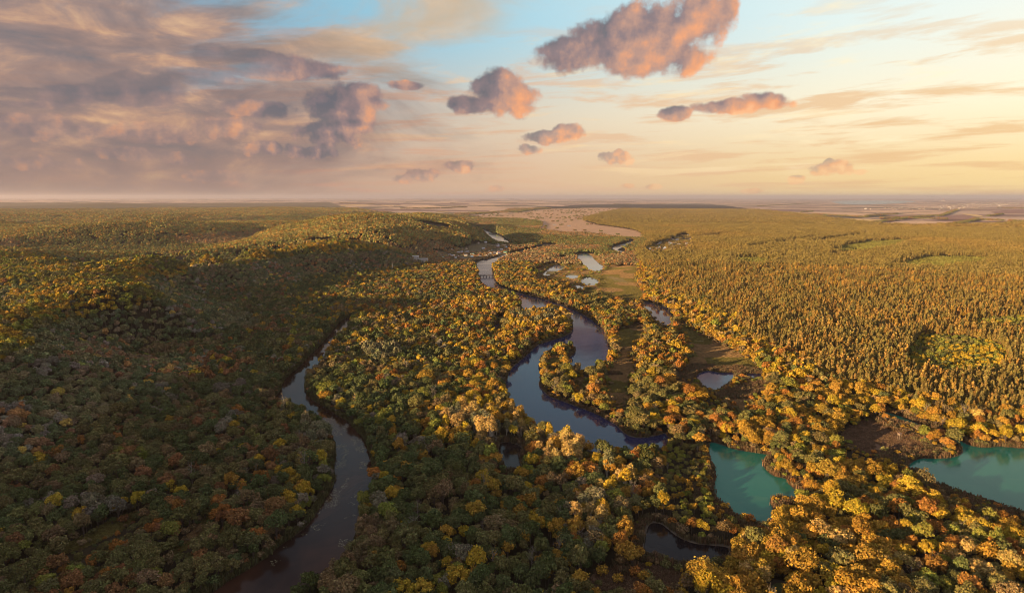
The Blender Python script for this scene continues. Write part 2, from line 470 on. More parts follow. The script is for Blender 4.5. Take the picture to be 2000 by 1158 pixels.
def ribbon_ring(px_pts, widths):
    c = smooth_ring([G(a, b) for a, b in px_pts], 2, closed=False)
    w = np.interp(np.linspace(0, 1, len(c)), np.linspace(0, 1, len(widths)), widths)
    t = np.gradient(c, axis=0)
    t /= np.linalg.norm(t, axis=1)[:, None] + 1e-9
    nrm = np.stack([-t[:, 1], t[:, 0]], 1) * w[:, None] * 0.5
    return np.vstack([c + nrm, (c - nrm)[::-1]])


WATER_RINGS['upper_river'] = ribbon_ring(UPSTREAM, [34, 30, 30, 40, 28, 26, 30, 50, 56, 56, 50, 46])
far_lake_ring = ground_ring(FAR_LAKE)
MEADOW_RINGS = {k: ground_ring(v) for k, v in MEADOWS.items()}
for k_, g_ in (('shaded_meadow', (1.14, 1.18)), ('lower_meadow', (1.12, 1.25)), ('riverside_meadow', (1.30, 1.08)), ('village_meadow', (1.12, 1.12)), ('brown_meadow', (1.05, 1.15))):
    c_ = MEADOW_RINGS[k_].mean(0)
    MEADOW_RINGS[k_] = c_ + (MEADOW_RINGS[k_] - c_) * np.array(g_) - c_ / np.linalg.norm(c_) * 3.0
steppe_ring, farm_r_ring, farm_c_ring = ground_ring(STEPPE), ground_ring(FARM_R, it=1), ground_ring(FARM_C, it=1)
pine_ring = ground_ring(PINE, it=1)
young_rings = [ground_ring(p) for p in YOUNG]
vil_r_ring, vil_l_ring = ground_ring(VILLAGE_R), ground_ring(VILLAGE_L)

# ----------------------------------------------------------------- relief: valley floor, hills to the left, gentle land far off
CTRL = [  # photo x, y, height of the tree tops
    (0, 1158, 2), (150, 1060, 1), (350, 1050, 1), (0, 1000, 6), (200, 950, 4), (400, 900, 2), (500, 800, 2), (450, 1000, 1), (300, 1150, 1), (600, 1100, 1),
    (0, 900, 15), (0, 820, 26), (0, 760, 36), (0, 700, 48), (100, 850, 15), (200, 800, 15), (300, 800, 9), (400, 750, 9), (500, 700, 6), (580, 680, 3),
    (100, 760, 28), (200, 720, 28), (300, 700, 17), (400, 680, 13), (500, 650, 9), (600, 640, 3), (660, 610, 2),
    (60, 612, 62), (95, 572, 66), (133, 552, 70), (210, 570, 66), (273, 583, 57), (332, 597, 43), (430, 620, 14), (0, 600, 50), (0, 560, 50), (120, 650, 40), (200, 650, 30), (300, 655, 16),
    (210, 541, 22), (270, 549, 17), (330, 560, 13), (400, 578, 12), (330, 538, 26), (450, 562, 13), (550, 562, 9), (640, 562, 7), (600, 600, 4), (500, 592, 9), (700, 570, 3),
    (0, 503, 62), (63, 505, 66), (140, 503, 68), (255, 508, 66), (329, 506, 66), (402, 491, 70), (490, 482, 72), (560, 475, 72), (630, 466, 72), (700, 453, 74), (780, 447, 70), (860, 451, 62),
    (920, 461, 46), (970, 473, 26), (1000, 482, 2), (30, 540, 60), (150, 522, 54), (280, 524, 48), (420, 532, 28), (480, 505, 44), (500, 522, 20), (560, 512, 18), (560, 492, 44), (640, 502, 18), (640, 482, 44), (700, 502, 12), (760, 492, 28),
    (820, 502, 6), (700, 532, 9), (760, 532, 2), (880, 490, 12), (930, 490, 3), (600, 532, 18), (850, 520, 2),
    (340, 501, 18), (200, 497, 22), (100, 490, 24), (0, 486, 26), (440, 480, 20), (540, 465, 22), (620, 458, 28), (720, 446, 40),
    (0, 454, 82), (140, 465, 76), (230, 471, 72), (385, 463, 74), (420, 452, 80), (525, 440, 82), (630, 433, 82), (700, 430, 80), (800, 426, 68), (860, 426, 60), (900, 433, 40), (940, 442, 4),
    (100, 449, 26), (300, 452, 20), (480, 439, 24), (0, 444, 40), (200, 434, 44), (380, 431, 44), (0, 435, 92), (70, 433, 92), (140, 426, 94), (280, 422, 94), (420, 424, 90), (600, 428, 74), (200, 417, 50), (400, 415, 50), (0, 420, 60), (650, 416, 40),
]
CTRL_W = [  # metres: the ridge goes on beside and behind the camera
    (-470, 560, 58), (-540, 470, 58), (-540, 330, 62), (-500, 180, 84), (-460, 20, 100), (-420, -140, 102), (-380, -300, 96), (-330, -480, 86), (-390, 380, 40), (-370, 240, 40), (-330, 80, 44), (-290, -80, 46),
    (-230, -240, 46), (-250, 180, 10), (-220, 60, 8), (-180, -60, 8), (-90, -260, 6), (-330, 340, 16), (-640, 560, 40), (-800, 300, 40), (-820, 750, 34), (-1000, 0, 50), (-1200, -800, 60), (-1000, 1050, 40),
    (-2500, 800, 50), (-2500, -1000, 50), (0, 100, 0), (0, 250, 0), (100, 0, 0), (300, -300, 2), (0, -600, 10), (600, -600, 5), (0, -1500, 20), (1500, -1500, 10), (500, 300, 1), (700, 600, 3), (1200, 900, 6), (250, 500, 0),
    (1000, 1500, 8), (2000, 2500, 10), (300, 1000, 0), (200, 1600, 0), (600, 2200, 5), (100, 2500, 0), (600, 4000, 4), (2500, 3500, 8), (4000, 5500, 8), (200, 6000, 6), (-1500, 7000, 40), (-4000, 6000, 55),
    (0, 12000, 20), (8000, 9000, 10), (-9000, 12000, 40), (0, 30000, 15), (25000, 30000, 10), (-25000, 30000, 30), (3000, -3000, 10), (-3000, -4000, 60), (20000, 0, 10), (-20000, 0, 50), (0, -30000, 30),
    (800, 200, 4), (1500, 300, 8),
]


def lp(x, y):
    return np.stack([np.arctan2(x, y), 0.5 * np.log(x * x + y * y + 60.0 ** 2)], -1)


_pts, _z = [], []
for a, b, zt in CTRL:
    gz = max(0.8, zt - 9.0 * min(1.0, zt / 12.0))
    x_, y_ = G(a, b, zt)
    _pts.append((x_, y_))
    _z.append(gz)
for x_, y_, zt in CTRL_W:
    _pts.append((x_, y_))
    _z.append(max(0.8, zt - 9.0 * min(1.0, zt / 12.0)) if zt > 2 else 0.6)
_P = lp(np.array([p[0] for p in _pts]), np.array([p[1] for p in _pts]))
_z = np.array(_z)
_PP = np.vstack([_P] + [_P[_P[:, 0] > 1.6] - [2 * math.pi, 0], _P[_P[:, 0] < -1.6] + [2 * math.pi, 0]])
_ZZ = np.concatenate([_z, _z[_P[:, 0] > 1.6], _z[_P[:, 0] < -1.6]])


def tps_k(r2):
    return 0.5 * r2 * np.log(r2 + 1e-12)


_n = len(_PP)
_A = np.zeros((_n + 3, _n + 3))
_A[:_n, :_n] = tps_k(((_PP[:, None] - _PP[None]) ** 2).sum(-1)) + np.eye(_n) * 2e-4
_A[:_n, _n] = 1
_A[:_n, _n + 1:] = _PP
_A[_n:, :_n] = _A[:_n, _n:].T
_w = np.linalg.solve(_A, np.concatenate([_ZZ, [0, 0, 0]]))


def vnoise(x, y, s, seed=0):
    """smooth value noise, 0..1"""
    x, y = x / s, y / s
    xi, yi = np.floor(x).astype(np.int64), np.floor(y).astype(np.int64)
    fx, fy = x - xi, y - yi
    fx, fy = fx * fx * (3 - 2 * fx), fy * fy * (3 - 2 * fy)

    def h(i, j):
        n = (i * 374761393 + j * 668265263 + seed * 1442695041) & 0xFFFFFFFF
        n = ((n ^ (n >> 13)) * 1274126177) & 0xFFFFFFFF
        return ((n ^ (n >> 16)) & 0xFFFF) / 65535.0
    a, b, c, d = h(xi, yi), h(xi + 1, yi), h(xi, yi + 1), h(xi + 1, yi + 1)
    return (a * (1 - fx) + b * fx) * (1 - fy) + (c * (1 - fx) + d * fx) * fy


def height(x, y):
    x = np.asarray(x, float)
    y = np.asarray(y, float)
    out = np.empty(x.shape)
    for s in range(0, len(x), 20000):
        q = lp(x[s:s + 20000], y[s:s + 20000])
        r2 = ((q[:, None] - _PP[None]) ** 2).sum(-1)
        out[s:s + 20000] = tps_k(r2) @ _w[:_n] + _w[_n] + q @ _w[_n + 1:]
    r = np.hypot(x, y)
    out = np.where((out > 60) & (r > 640), 60 + (out - 60) * 0.30, out)
    hill = np.clip((out - 8) / 20, 0, 1)
    out = out + hill * ((vnoise(x, y, 170, 3) - 0.5) * 9 + (vnoise(x, y, 75, 4) - 0.5) * 4)
    roll = np.clip((r - 1300) / 500, 0, 1) * np.clip((5200 - r) / 1500, 0, 1) * np.clip((out - 6) / 25, 0, 1)
    along, across = x * 0.88 + y * 0.47, -x * 0.47 + y * 0.88
    out = out + roll * ((vnoise(along * 0.5, across, 330, 8) - 0.55) * 74)
    far = np.clip((r - 4500) / 5000, 0, 1)
    left = np.clip((-np.arctan2(x, y) + 0.25) / 0.3, 0, 1)
    und = (vnoise(x, y * 1.8, 1900, 5) - 0.5) * (8 + 66 * left) + (vnoise(x, y * 1.5, 700, 6) - 0.5) * (3 + 18 * left)
    out = np.maximum(out + far * und, 0.8)
    d = np.full(x.shape, 60.0)
    for ring in WATER_RINGS.values():
        ins = inside(x, y, ring)
        e = edge_dist(x, y, ring, 60.0)
        e[ins] = 0
        d = np.minimum(d, e)
    k = np.clip((d - 12) / 45, 0, 1)
    k = k * k * (3 - 2 * k)
    lake = inside(x, y, far_lake_ring) | (edge_dist(x, y, far_lake_ring, 400.0) < 390)
    k = np.where(lake, 0, k)
    return 0.8 + (out - 0.8) * k


# ----------------------------------------------------------------- object helpers
def tag(o, label=None, cat=None, group=None, kind=None):
    if label:
        o['label'] = label
    if cat:
        o['category'] = cat
    if group:
        o['group'] = group
    if kind:
        o['kind'] = kind
    return o


def mesh_np(name, verts, faces, mats=(), midx=None, smooth=False):
    me = bpy.data.meshes.new(name)
    me.from_pydata([tuple(v) for v in verts], [], [tuple(f) for f in faces])
    for m_ in mats:
        me.materials.append(m_)
    if midx is not None:
        me.polygons.foreach_set('material_index', np.asarray(midx, np.int32))
    if smooth:
        me.polygons.foreach_set('use_smooth', np.ones(len(me.polygons), bool))
    me.update()
    return me


def link(name, me, parent=None, loc=None):
    o = bpy.data.objects.new(name, me)
    COL.objects.link(o)
    if parent is not None:
        o.parent = parent
    if loc is not None:
        o.location = loc
    return o


def material(name):
    m_ = bpy.data.materials.new(name)
    m_.use_nodes = True
    nt = m_.node_tree
    nt.nodes.clear()
    out = nt.nodes.new('ShaderNodeOutputMaterial')
    return m_, Nt(nt), out


def principled(N, out, color, rough=0.9, spec=0.2, normal=None):
    b = N.nt.nodes.new('ShaderNodeBsdfPrincipled')
    N.put(b.inputs['Base Color'], color)
    N.put(b.inputs['Roughness'], rough)
    b.inputs['Specular IOR Level'].default_value = spec
    if normal is not None:
        N.put(b.inputs['Normal'], normal)
    N.nt.links.new(b.outputs[0], out.inputs[0])
    return b


def pos_of(N):
    g = N.nt.nodes.new('ShaderNodeNewGeometry')
    return g.outputs['Position']


def bump(N, h, strength, dist):
    b = N.nt.nodes.new('ShaderNodeBump')
    b.inputs['Strength'].default_value = strength
    b.inputs['Distance'].default_value = dist
    N.put(b.inputs['Height'], h)
    return b.outputs[0]


def stubble(N, p, up=0.55, spread=1.5):
    """normals of standing stalks and clods: they lean every way, so low sun catches them"""
    w = N.nt.nodes.new('ShaderNodeTexWhiteNoise')
    w.noise_dimensions = '3D'
    N.put(w.inputs['Vector'], p)
    v = N.v('SUBTRACT', w.outputs['Color'], (0.5, 0.5, 0.5))
    n = N.nt.nodes.new('ShaderNodeVectorMath')
    n.operation = 'MULTIPLY_ADD'
    N.put(n.inputs[0], v)
    n.inputs[1].default_value = (spread, spread, 0.3)
    n.inputs[2].default_value = (0, 0, up)
    return N.v('NORMALIZE', n.outputs[0])


def attr(N, name, kind='GEOMETRY'):
    a = N.nt.nodes.new('ShaderNodeAttribute')
    a.attribute_name = name
    a.attribute_type = kind
    return a


# ----------------------------------------------------------------- materials
def mat_ground():
    m_, N, out = material('ground_soil_and_fields')
    p = pos_of(N)
    c = attr(N, 'land').outputs['Color']
    n1 = N.noise(p, 0.02, 6, 0.65)
    n2 = N.noise(p, 0.25, 5, 0.7)
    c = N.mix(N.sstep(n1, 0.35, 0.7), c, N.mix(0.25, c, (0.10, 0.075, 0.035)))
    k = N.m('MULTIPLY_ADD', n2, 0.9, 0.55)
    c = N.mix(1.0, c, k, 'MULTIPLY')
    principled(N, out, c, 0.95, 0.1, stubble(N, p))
    return m_


def mat_meadow(name, a, b, c3):
    m_, N, out = material(name)
    p = pos_of(N)
    n1 = N.noise(p, 0.045, 6, 0.62, dist=0.6)
    n2 = N.noise(N.v('MULTIPLY', p, (0.5, 1.0, 1.0)), 0.35, 6, 0.72)
    n3 = N.noise(p, 2.2, 4, 0.7)
    c = N.mix(N.sstep(n1, 0.36, 0.62), a, b)
    c = N.mix(N.sstep(n2, 0.55, 0.75), c, c3)
    c = N.mix(1.0, c, N.m('MULTIPLY_ADD', n3, 0.9, 0.55), 'MULTIPLY')
    principled(N, out, c, 0.95, 0.1, stubble(N, p, 0.7, 1.3))
    return m_


def mat_field(name, col, var):
    m_, N, out = material(name)
    p = pos_of(N)
    n1 = N.noise(N.v('MULTIPLY', p, (0.002, 0.008, 0)), 1.0, 5, 0.6)
    n2 = N.noise(N.v('MULTIPLY', p, (0.03, 0.004, 0)), 1.0, 4, 0.6)
    c = N.mix(N.sstep(n1, 0.35, 0.65), col, var)
    c = N.mix(1.0, c, N.m('MULTIPLY_ADD', n2, 0.5, 0.75), 'MULTIPLY')
    principled(N, out, c, 0.95, 0.1, stubble(N, p))
    return m_


def mat_water(name, deep, shoal, rough=0.06, ripple=0.10, scum=None, spec=0.5, ior=1.333):
    m_, N, out = material(name)
    p = pos_of(N)
    n1 = N.noise(p, 0.012, 5, 0.6, dist=1.2)
    n2 = N.noise(N.v('MULTIPLY', p, (0.25, 1.0, 1)), 0.05, 5, 0.6, dist=0.8)
    c = N.mix(N.sstep(n1, 0.35, 0.7), deep, shoal)
    if scum is not None:
        c = N.mix(N.m('MULTIPLY', N.sstep(n2, 0.56, 0.78), 0.5), c, scum)
    rp = N.noise(p, 0.9, 3, 0.6)
    wind = N.noise(p, 0.006, 4, 0.6, dist=0.5)
    r = N.m('MULTIPLY_ADD', N.sstep(wind, 0.45, 0.65), 0.10, rough)
    b = principled(N, out, c, r, spec, bump(N, rp, ripple, 0.25))
    b.inputs['IOR'].default_value = ior
    return m_


def mat_leaf(name, trans=0.30, gain=1.0):
    """leaves take the colour of their tree (col) and a shade of their own (tint)"""
    m_, N, out = material(name)
    col = attr(N, 'col', 'INSTANCER').outputs['Color']
    c = N.mix(1.0, col, attr(N, 'tint').outputs['Color'], 'MULTIPLY')
    d = N.nt.nodes.new('ShaderNodeBsdfDiffuse')
    t = N.nt.nodes.new('ShaderNodeBsdfTranslucent')
    N.put(d.inputs[0], c)
    N.put(t.inputs[0], c)
    mx = N.nt.nodes.new('ShaderNodeMixShader')
    mx.inputs[0].default_value = trans
    N.nt.links.new(d.outputs[0], mx.inputs[1])
    N.nt.links.new(t.outputs[0], mx.inputs[2])
    N.nt.links.new(mx.outputs[0], out.inputs[0])
    return m_


def mat_plain(name, col, var=0.25, scale=1.2, rough=0.85):
    m_, N, out = material(name)
    p = pos_of(N)
    n = N.noise(p, scale, 5, 0.65, dims='3D')
    c = N.mix(1.0, col, N.m('MULTIPLY_ADD', n, 2 * var, 1 - var), 'MULTIPLY')
    principled(N, out, c, rough, 0.3)
    return m_


M_GROUND = mat_ground()
M_MEADOW = mat_meadow('meadow_dry_grass', (0.24, 0.165, 0.07), (0.17, 0.145, 0.05), (0.32, 0.20, 0.10))
M_GRASS = mat_meadow('meadow_green_grass', (0.115, 0.105, 0.04), (0.15, 0.12, 0.05), (0.20, 0.14, 0.06))
M_HEATH = mat_meadow('meadow_brown_heath', (0.125, 0.075, 0.045), (0.10, 0.065, 0.04), (0.17, 0.11, 0.06))
M_SAND = mat_meadow('sandy_shore', (0.34, 0.26, 0.17), (0.28, 0.21, 0.13), (0.38, 0.30, 0.20))
M_STEPPE = mat_field('steppe_grass', (0.30, 0.17, 0.09), (0.20, 0.125, 0.07))
M_WATER = mat_water('river_water', (0.016, 0.009, 0.007), (0.034, 0.016, 0.010), 0.05, 0.04, None, 0.5, 1.14)
M_BLUEWATER = mat_water('still_water', (0.014, 0.019, 0.052), (0.018, 0.019, 0.050), 0.04, 0.05, None, 0.5, 1.18)  # blue of the reflected sky is put into the base colour
M_PALEWATER = mat_water('sky_tinted_water', (0.070, 0.105, 0.150), (0.085, 0.115, 0.150), 0.05, 0.05, None, 0.5, 1.25)  # pale blue of mirrored sky is mixed into this base colour
M_TEAL = mat_water('teal_water', (0.010, 0.090, 0.066), (0.016, 0.105, 0.072), 0.10, 0.10, (0.05, 0.13, 0.075), 0.5, 1.16)
M_DARKW = mat_water('peat_water', (0.008, 0.006, 0.007), (0.016, 0.011, 0.010), 0.08, 0.08, (0.03, 0.022, 0.02), 0.5, 1.14)
M_DUCK = mat_water('duckweed_water', (0.075, 0.085, 0.03), (0.05, 0.06, 0.025), 0.5, 0.1, (0.09, 0.10, 0.03), 0.2)
M_MUD = mat_plain('mud_bank', (0.052, 0.042, 0.026), 0.45, 0.5)
M_DRYMUD = mat_plain('dried_mud', (0.070, 0.055, 0.038), 0.35, 0.5)
M_LEAF = mat_leaf('autumn_leaves', 0.08)
M_NEEDLE = mat_leaf('pine_needles', 0.04)
M_REED = mat_leaf('reed_blades', 0.25)
M_BARK = mat_plain('brown_bark', (0.085, 0.062, 0.045), 0.3, 3.0)
M_PALEBARK = mat_plain('pale_bark', (0.42, 0.36, 0.28), 0.3, 2.0)
M_PINEBARK = mat_plain('orange_pine_bark', (0.26, 0.13, 0.07), 0.3, 2.0)
M_GREYBARK = mat_plain('grey_twigs', (0.20, 0.165, 0.14), 0.3, 2.0)
M_WOOD = mat_plain('weathered_wood', (0.16, 0.12, 0.09), 0.3, 2.0)
M_STEEL = mat_plain('grey_steel', (0.30, 0.29, 0.28), 0.2, 1.0, 0.5)

# ----------------------------------------------------------------- ground sheet, out to the horizon on every side
ang = np.concatenate([np.radians(np.arange(-46, 46.01, 0.16)), np.radians(np.arange(48, 313, 3.0))])
rad = np.concatenate([[1.0, 30, 60, 90, 120, 150], 165 * np.exp(np.linspace(0, math.log(90000 / 165.0), 470))])
AA, RR = np.meshgrid(ang, rad)
gx, gy = (RR * np.sin(AA)).ravel(), (RR * np.cos(AA)).ravel()
gz = height(gx, gy)
na, nr = len(ang), len(rad)
ii = np.arange(nr - 1)[:, None] * na
jj = np.arange(na)[None]
jn = (jj + 1) % na
quads = np.stack([ii + jj, ii + jn, ii + na + jn, ii + na + jj], -1).reshape(-1, 4)
land = np.empty((len(gx), 4), np.float32)
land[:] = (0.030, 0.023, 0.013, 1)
r_all = np.hypot(gx, gy)
farm = inside(gx, gy, farm_r_ring) | inside(gx, gy, farm_c_ring) | (r_all > 16000) & (gy > 0)
land[farm, :3] = np.array((0.48, 0.34, 0.25))
patch = vnoise(gx, gy * 2.2, 1500, 11) + 0.5 * vnoise(gx, gy * 2.2, 600, 12)
land[farm & (patch > 0.95), :3] = (0.22, 0.14, 0.12)
land[farm & (patch < 0.48), :3] = (0.13, 0.11, 0.075)
farleft = (r_all > 4500) & ~farm & (np.arctan2(gx, gy) < 0.05)
land[farleft, :3] = (0.13, 0.105, 0.06)
vg = inside(gx, gy, vil_r_ring) | inside(gx, gy, vil_l_ring)
land[vg, :3] = (0.15, 0.125, 0.07)
st = inside(gx, gy, steppe_ring)
land[st, :3] = (0.46, 0.29, 0.18)
me = bpy.data.meshes.new('ground')
me.vertices.add(len(gx))
me.vertices.foreach_set('co', np.stack([gx, gy, gz], 1).astype(np.float32).ravel())
me.loops.add(quads.size)
me.loops.foreach_set('vertex_index', quads.astype(np.int32).ravel())
me.polygons.add(len(quads))
me.polygons.foreach_set('loop_start', np.arange(0, quads.size, 4, dtype=np.int32))
me.polygons.foreach_set('loop_total', np.full(len(quads), 4, np.int32))
me.polygons.foreach_set('use_smooth', np.ones(len(quads), bool))
me.update(calc_edges=True)
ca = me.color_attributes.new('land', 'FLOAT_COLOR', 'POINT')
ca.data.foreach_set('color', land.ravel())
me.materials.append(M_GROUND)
if me.polygons[len(quads) // 2].normal.z < 0:
    me.flip_normals()
tag(link('ground', me), kind='structure')


def fill_ring(name, ring, z, inner=0):
    """a flat mesh inside an outline of any shape; inner adds a grid of points inside"""
    from mathutils.geometry import delaunay_2d_cdt
    n = len(ring)
    pts = [Vector((float(p[0]), float(p[1]))) for p in ring]
    if inner:
        lo, hi = ring.min(0), ring.max(0)
        X, Y = np.meshgrid(np.linspace(lo[0], hi[0], inner), np.linspace(lo[1], hi[1], inner))
        X, Y = X.ravel() + 0.37, Y.ravel() + 0.21
        k = inside(X, Y, ring)
        pts += [Vector((float(a), float(b))) for a, b in zip(X[k], Y[k])]
    vs, _e, fs, *_ = delaunay_2d_cdt(pts, [], [list(range(n))], 1, 1e-4)
    faces = []
    for f in fs:
        a, b, c = vs[f[0]], vs[f[1]], vs[f[2]]
        faces.append(f if (b - a).cross(c - a) > 0 else f[::-1])
    return mesh_np(name, [(v.x, v.y, z) for v in vs], faces)


def sheet(name, ring, z, m_, parent=None):
    me = fill_ring(name, ring, z)
    me.materials.append(m_)
    return link(name, me, parent)


def draped(name, ring, m_, lift=0.12, inner=0):
    """a sheet that follows the relief"""
    me = fill_ring(name, ring, 0.0, inner)
    co = np.empty(len(me.vertices) * 3)
    me.vertices.foreach_get('co', co)
    co = co.reshape(-1, 3)
    co[:, 2] = height(co[:, 0], co[:, 1]) + lift
    me.vertices.foreach_set('co', co.ravel())
    me.materials.append(m_)
    me.update()
    return link(name, me)


# ----------------------------------------------------------------- water bodies with their banks
def bank(ring, parent, w_in=0.6, w1=1.8, w2=4.0, soil=None):
    soil = soil or M_MUD
    area = sum(ring[i][0] * ring[(i + 1) % len(ring)][1] - ring[(i + 1) % len(ring)][0] * ring[i][1] for i in range(len(ring)))
    t = np.roll(ring, -1, 0) - np.roll(ring, 1, 0)
    t /= np.linalg.norm(t, axis=1)[:, None] + 1e-9
    nrm = np.stack([t[:, 1], -t[:, 0]], 1) * (1 if area > 0 else -1)
    j = rng.uniform(0.5, 1.5, len(ring))[:, None]
    n = len(ring)
    rows = [(ring - nrm * w_in, 1.00), (ring + nrm * 0.3, 1.14), (ring + nrm * w1 * j, 1.35), (ring + nrm * w2 * j, 0.60)]
    verts = np.vstack([np.column_stack([r_, np.full(n, z_)]) for r_, z_ in rows])
    faces = []
    for k in range(3):
        for i in range(n):
            i2 = (i + 1) % n
            f = (k * n + i, k * n + i2, (k + 1) * n + i2, (k + 1) * n + i)
            faces.append(f if area < 0 else f[::-1])
    return link('bank', mesh_np('bank', verts, faces, [soil], smooth=True), parent)


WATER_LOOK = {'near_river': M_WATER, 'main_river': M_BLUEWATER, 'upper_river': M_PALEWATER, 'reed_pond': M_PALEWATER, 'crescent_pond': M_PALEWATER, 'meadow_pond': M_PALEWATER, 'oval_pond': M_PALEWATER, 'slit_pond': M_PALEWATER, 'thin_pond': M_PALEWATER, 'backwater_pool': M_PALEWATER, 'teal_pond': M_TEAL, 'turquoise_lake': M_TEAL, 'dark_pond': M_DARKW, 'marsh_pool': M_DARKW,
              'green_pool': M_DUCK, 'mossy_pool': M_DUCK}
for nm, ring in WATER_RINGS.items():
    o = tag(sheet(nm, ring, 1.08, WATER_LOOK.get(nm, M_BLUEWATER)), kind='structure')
    if nm not in ('near_river', 'upper_river', 'steppe_pool', 'steppe_mere', 'thin_pond'):
        bank(ring, o, *((0.4, 0.8, 2.0) if nm == 'near_river' else (0.6, 2.2, 4.4, M_DRYMUD) if nm == 'dark_pond' else (0.6, 1.5, 3.4)))
M_LAKE = mat_water('wind_ruffled_water', (0.03, 0.06, 0.08), (0.04, 0.07, 0.09), 0.25, 0.2, None, 0.5, 1.2)
tag(sheet('far_lake', far_lake_ring, 3.0, M_LAKE), kind='structure')
tag(sheet('far_pond', ground_ring([(1606, 406.2), (1625, 405.4), (1647, 405.8), (1640, 407), (1615, 407.2)]), 2.6, M_BLUEWATER), kind='structure')
tag(sheet('farm_pond', ground_ring([(1770, 407.2), (1800, 406.6), (1828, 407), (1815, 408.2), (1785, 408.4)]), 2.6, M_BLUEWATER), kind='structure')

MEADOW_LOOK = {'riverside_meadow': M_MEADOW, 'village_meadow': M_MEADOW, 'brown_meadow': M_HEATH, 'scrub_clearing': M_HEATH, 'camp_beach': M_SAND, 'cove_glade': M_HEATH, 'spit_glade': M_HEATH, 'pond_marsh': M_MEADOW}
for nm, ring in MEADOW_RINGS.items():
    tag(draped(nm, ring, MEADOW_LOOK.get(nm, M_GRASS), 0.22), kind='structure')

# ----------------------------------------------------------------- fields far off
F_TAN = mat_field('stubble_field', (0.56, 0.385, 0.25), (0.48, 0.33, 0.22))
F_BRN = mat_field('ploughed_field', (0.24, 0.14, 0.12), (0.28, 0.165, 0.13))
F_YEL = mat_field('yellow_field', (0.60, 0.42, 0.19), (0.54, 0.37, 0.17))
R4 = lambda pts: [(1480 + a * 0.26, 375 + b * 0.26) for a, b in pts]
R5 = lambda pts: [(600 + a * 0.2, 375 + b * 0.2) for a, b in pts]
FIELDS = [
    (R4([(900, 243), (1130, 215), (1600, 233), (1440, 260), (1180, 263), (980, 258)]), F_TAN), (R4([(1475, 260), (1650, 228), (2000, 237), (2200, 240), (2000, 246), (1700, 262)]), F_TAN),
    (R4([(860, 201), (1040, 174), (1350, 181), (1260, 199), (1130, 207)]), F_BRN), (R4([(1270, 206), (1500, 167), (1680, 197), (1640, 211), (1430, 214)]), F_BRN),
    (R4([(1510, 166), (1620, 168), (1700, 184), (1690, 196)]), F_YEL), (R4([(380, 177), (500, 192), (900, 211), (1000, 207), (860, 233), (640, 222)]), F_YEL),
    (R4([(170, 157), (400, 161), (700, 189), (830, 184), (990, 171), (500, 152)]), F_TAN), (R4([(1650, 226), (1720, 205), (2000, 209), (2300, 215), (2000, 226)]), F_TAN),
    (R4([(1120, 164), (1400, 150), (1500, 160), (1350, 176), (1060, 170)]), F_TAN), (R4([(1730, 150), (2000, 130), (2300, 135), (2300, 160), (1800, 165)]), F_BRN),
    (R4([(660, 150), (1000, 138), (1400, 140), (1300, 152), (900, 160)]), F_TAN),
    (R5([(310, 141), (500, 137), (690, 138), (700, 150), (330, 155)]), F_YEL), (R5([(690, 142), (850, 152), (850, 168), (700, 158)]), F_TAN), (R5([(920, 161), (1300, 160), (1560, 170), (1300, 181), (920, 185)]), F_TAN),
    (R5([(1250, 200), (1400, 198), (1390, 213), (1270, 215)]), F_YEL), (R5([(310, 204), (560, 200), (620, 225), (900, 250), (560, 262), (500, 225)]), F_BRN), (R5([(1140, 138), (1560, 138), (1500, 150), (1200, 150)]), F_TAN),
    (R5([(1600, 100), (2000, 92), (2400, 96), (2000, 106)]), F_TAN), (R5([(1700, 112), (2100, 108), (2050, 122), (1800, 126)]), F_BRN),
    (R5([(1500, 243), (1800, 212), (2000, 203), (2000, 214), (1800, 235)]), F_TAN),
]
for px_pts, m_ in FIELDS:
    ring = smooth_ring([G(a, b) for a, b in px_pts], 1)
    # cut finely so that the sheet can follow the relief
    tag(draped('field', ring, m_, 3.0, 34), kind='structure')

# ----------------------------------------------------------------- trees: shapes
def quads_mesh(name, centers, normals, sizes, tints, mats, extra=None, aspect=1.0):
    """many small leaf faces, plus an optional (verts, faces) body for wood"""
    n = len(centers)
    nr_ = normals / (np.linalg.norm(normals, axis=1)[:, None] + 1e-9)
    ref = np.where(np.abs(nr_[:, 2:3]) > 0.9, np.array([[1.0, 0, 0]]), np.array([[0, 0, 1.0]]))
    t = np.cross(ref, nr_)
    t /= np.linalg.norm(t, axis=1)[:, None] + 1e-9
    b = np.cross(nr_, t)
    a = rng.uniform(0, 2 * math.pi, n)[:, None]
    t2, b2 = t * np.cos(a) + b * np.sin(a), -t * np.sin(a) + b * np.cos(a)
    s = sizes[:, None] * 0.5
    j = lambda: rng.uniform(0.65, 1.3, n)[:, None]
    c = np.stack([centers - t2 * s * j() * aspect - b2 * s * j(), centers + t2 * s * j() * aspect - b2 * s * j(), centers + t2 * s * j() * aspect + b2 * s * j(), centers - t2 * s * j() * aspect + b2 * s * j()], 1)
    verts = c.reshape(-1, 3)
    faces = np.arange(4 * n).reshape(-1, 4).tolist()
    tv = np.repeat(tints, 4, 0)
    midx = [0] * n
    if extra is not None:
        ev, ef = extra
        off = len(verts)
        verts = np.vstack([verts, ev])
        faces += [[q + off for q in f] for f in ef]
        tv = np.vstack([tv, np.ones((len(ev), 3))])
        midx += [1] * len(ef)
    me = mesh_np(name, verts, faces, mats, midx)
    ca = me.color_attributes.new('tint', 'FLOAT_COLOR', 'POINT')
    ca.data.foreach_set('color', np.column_stack([tv, np.ones(len(tv))]).astype(np.float32).ravel())
    return me


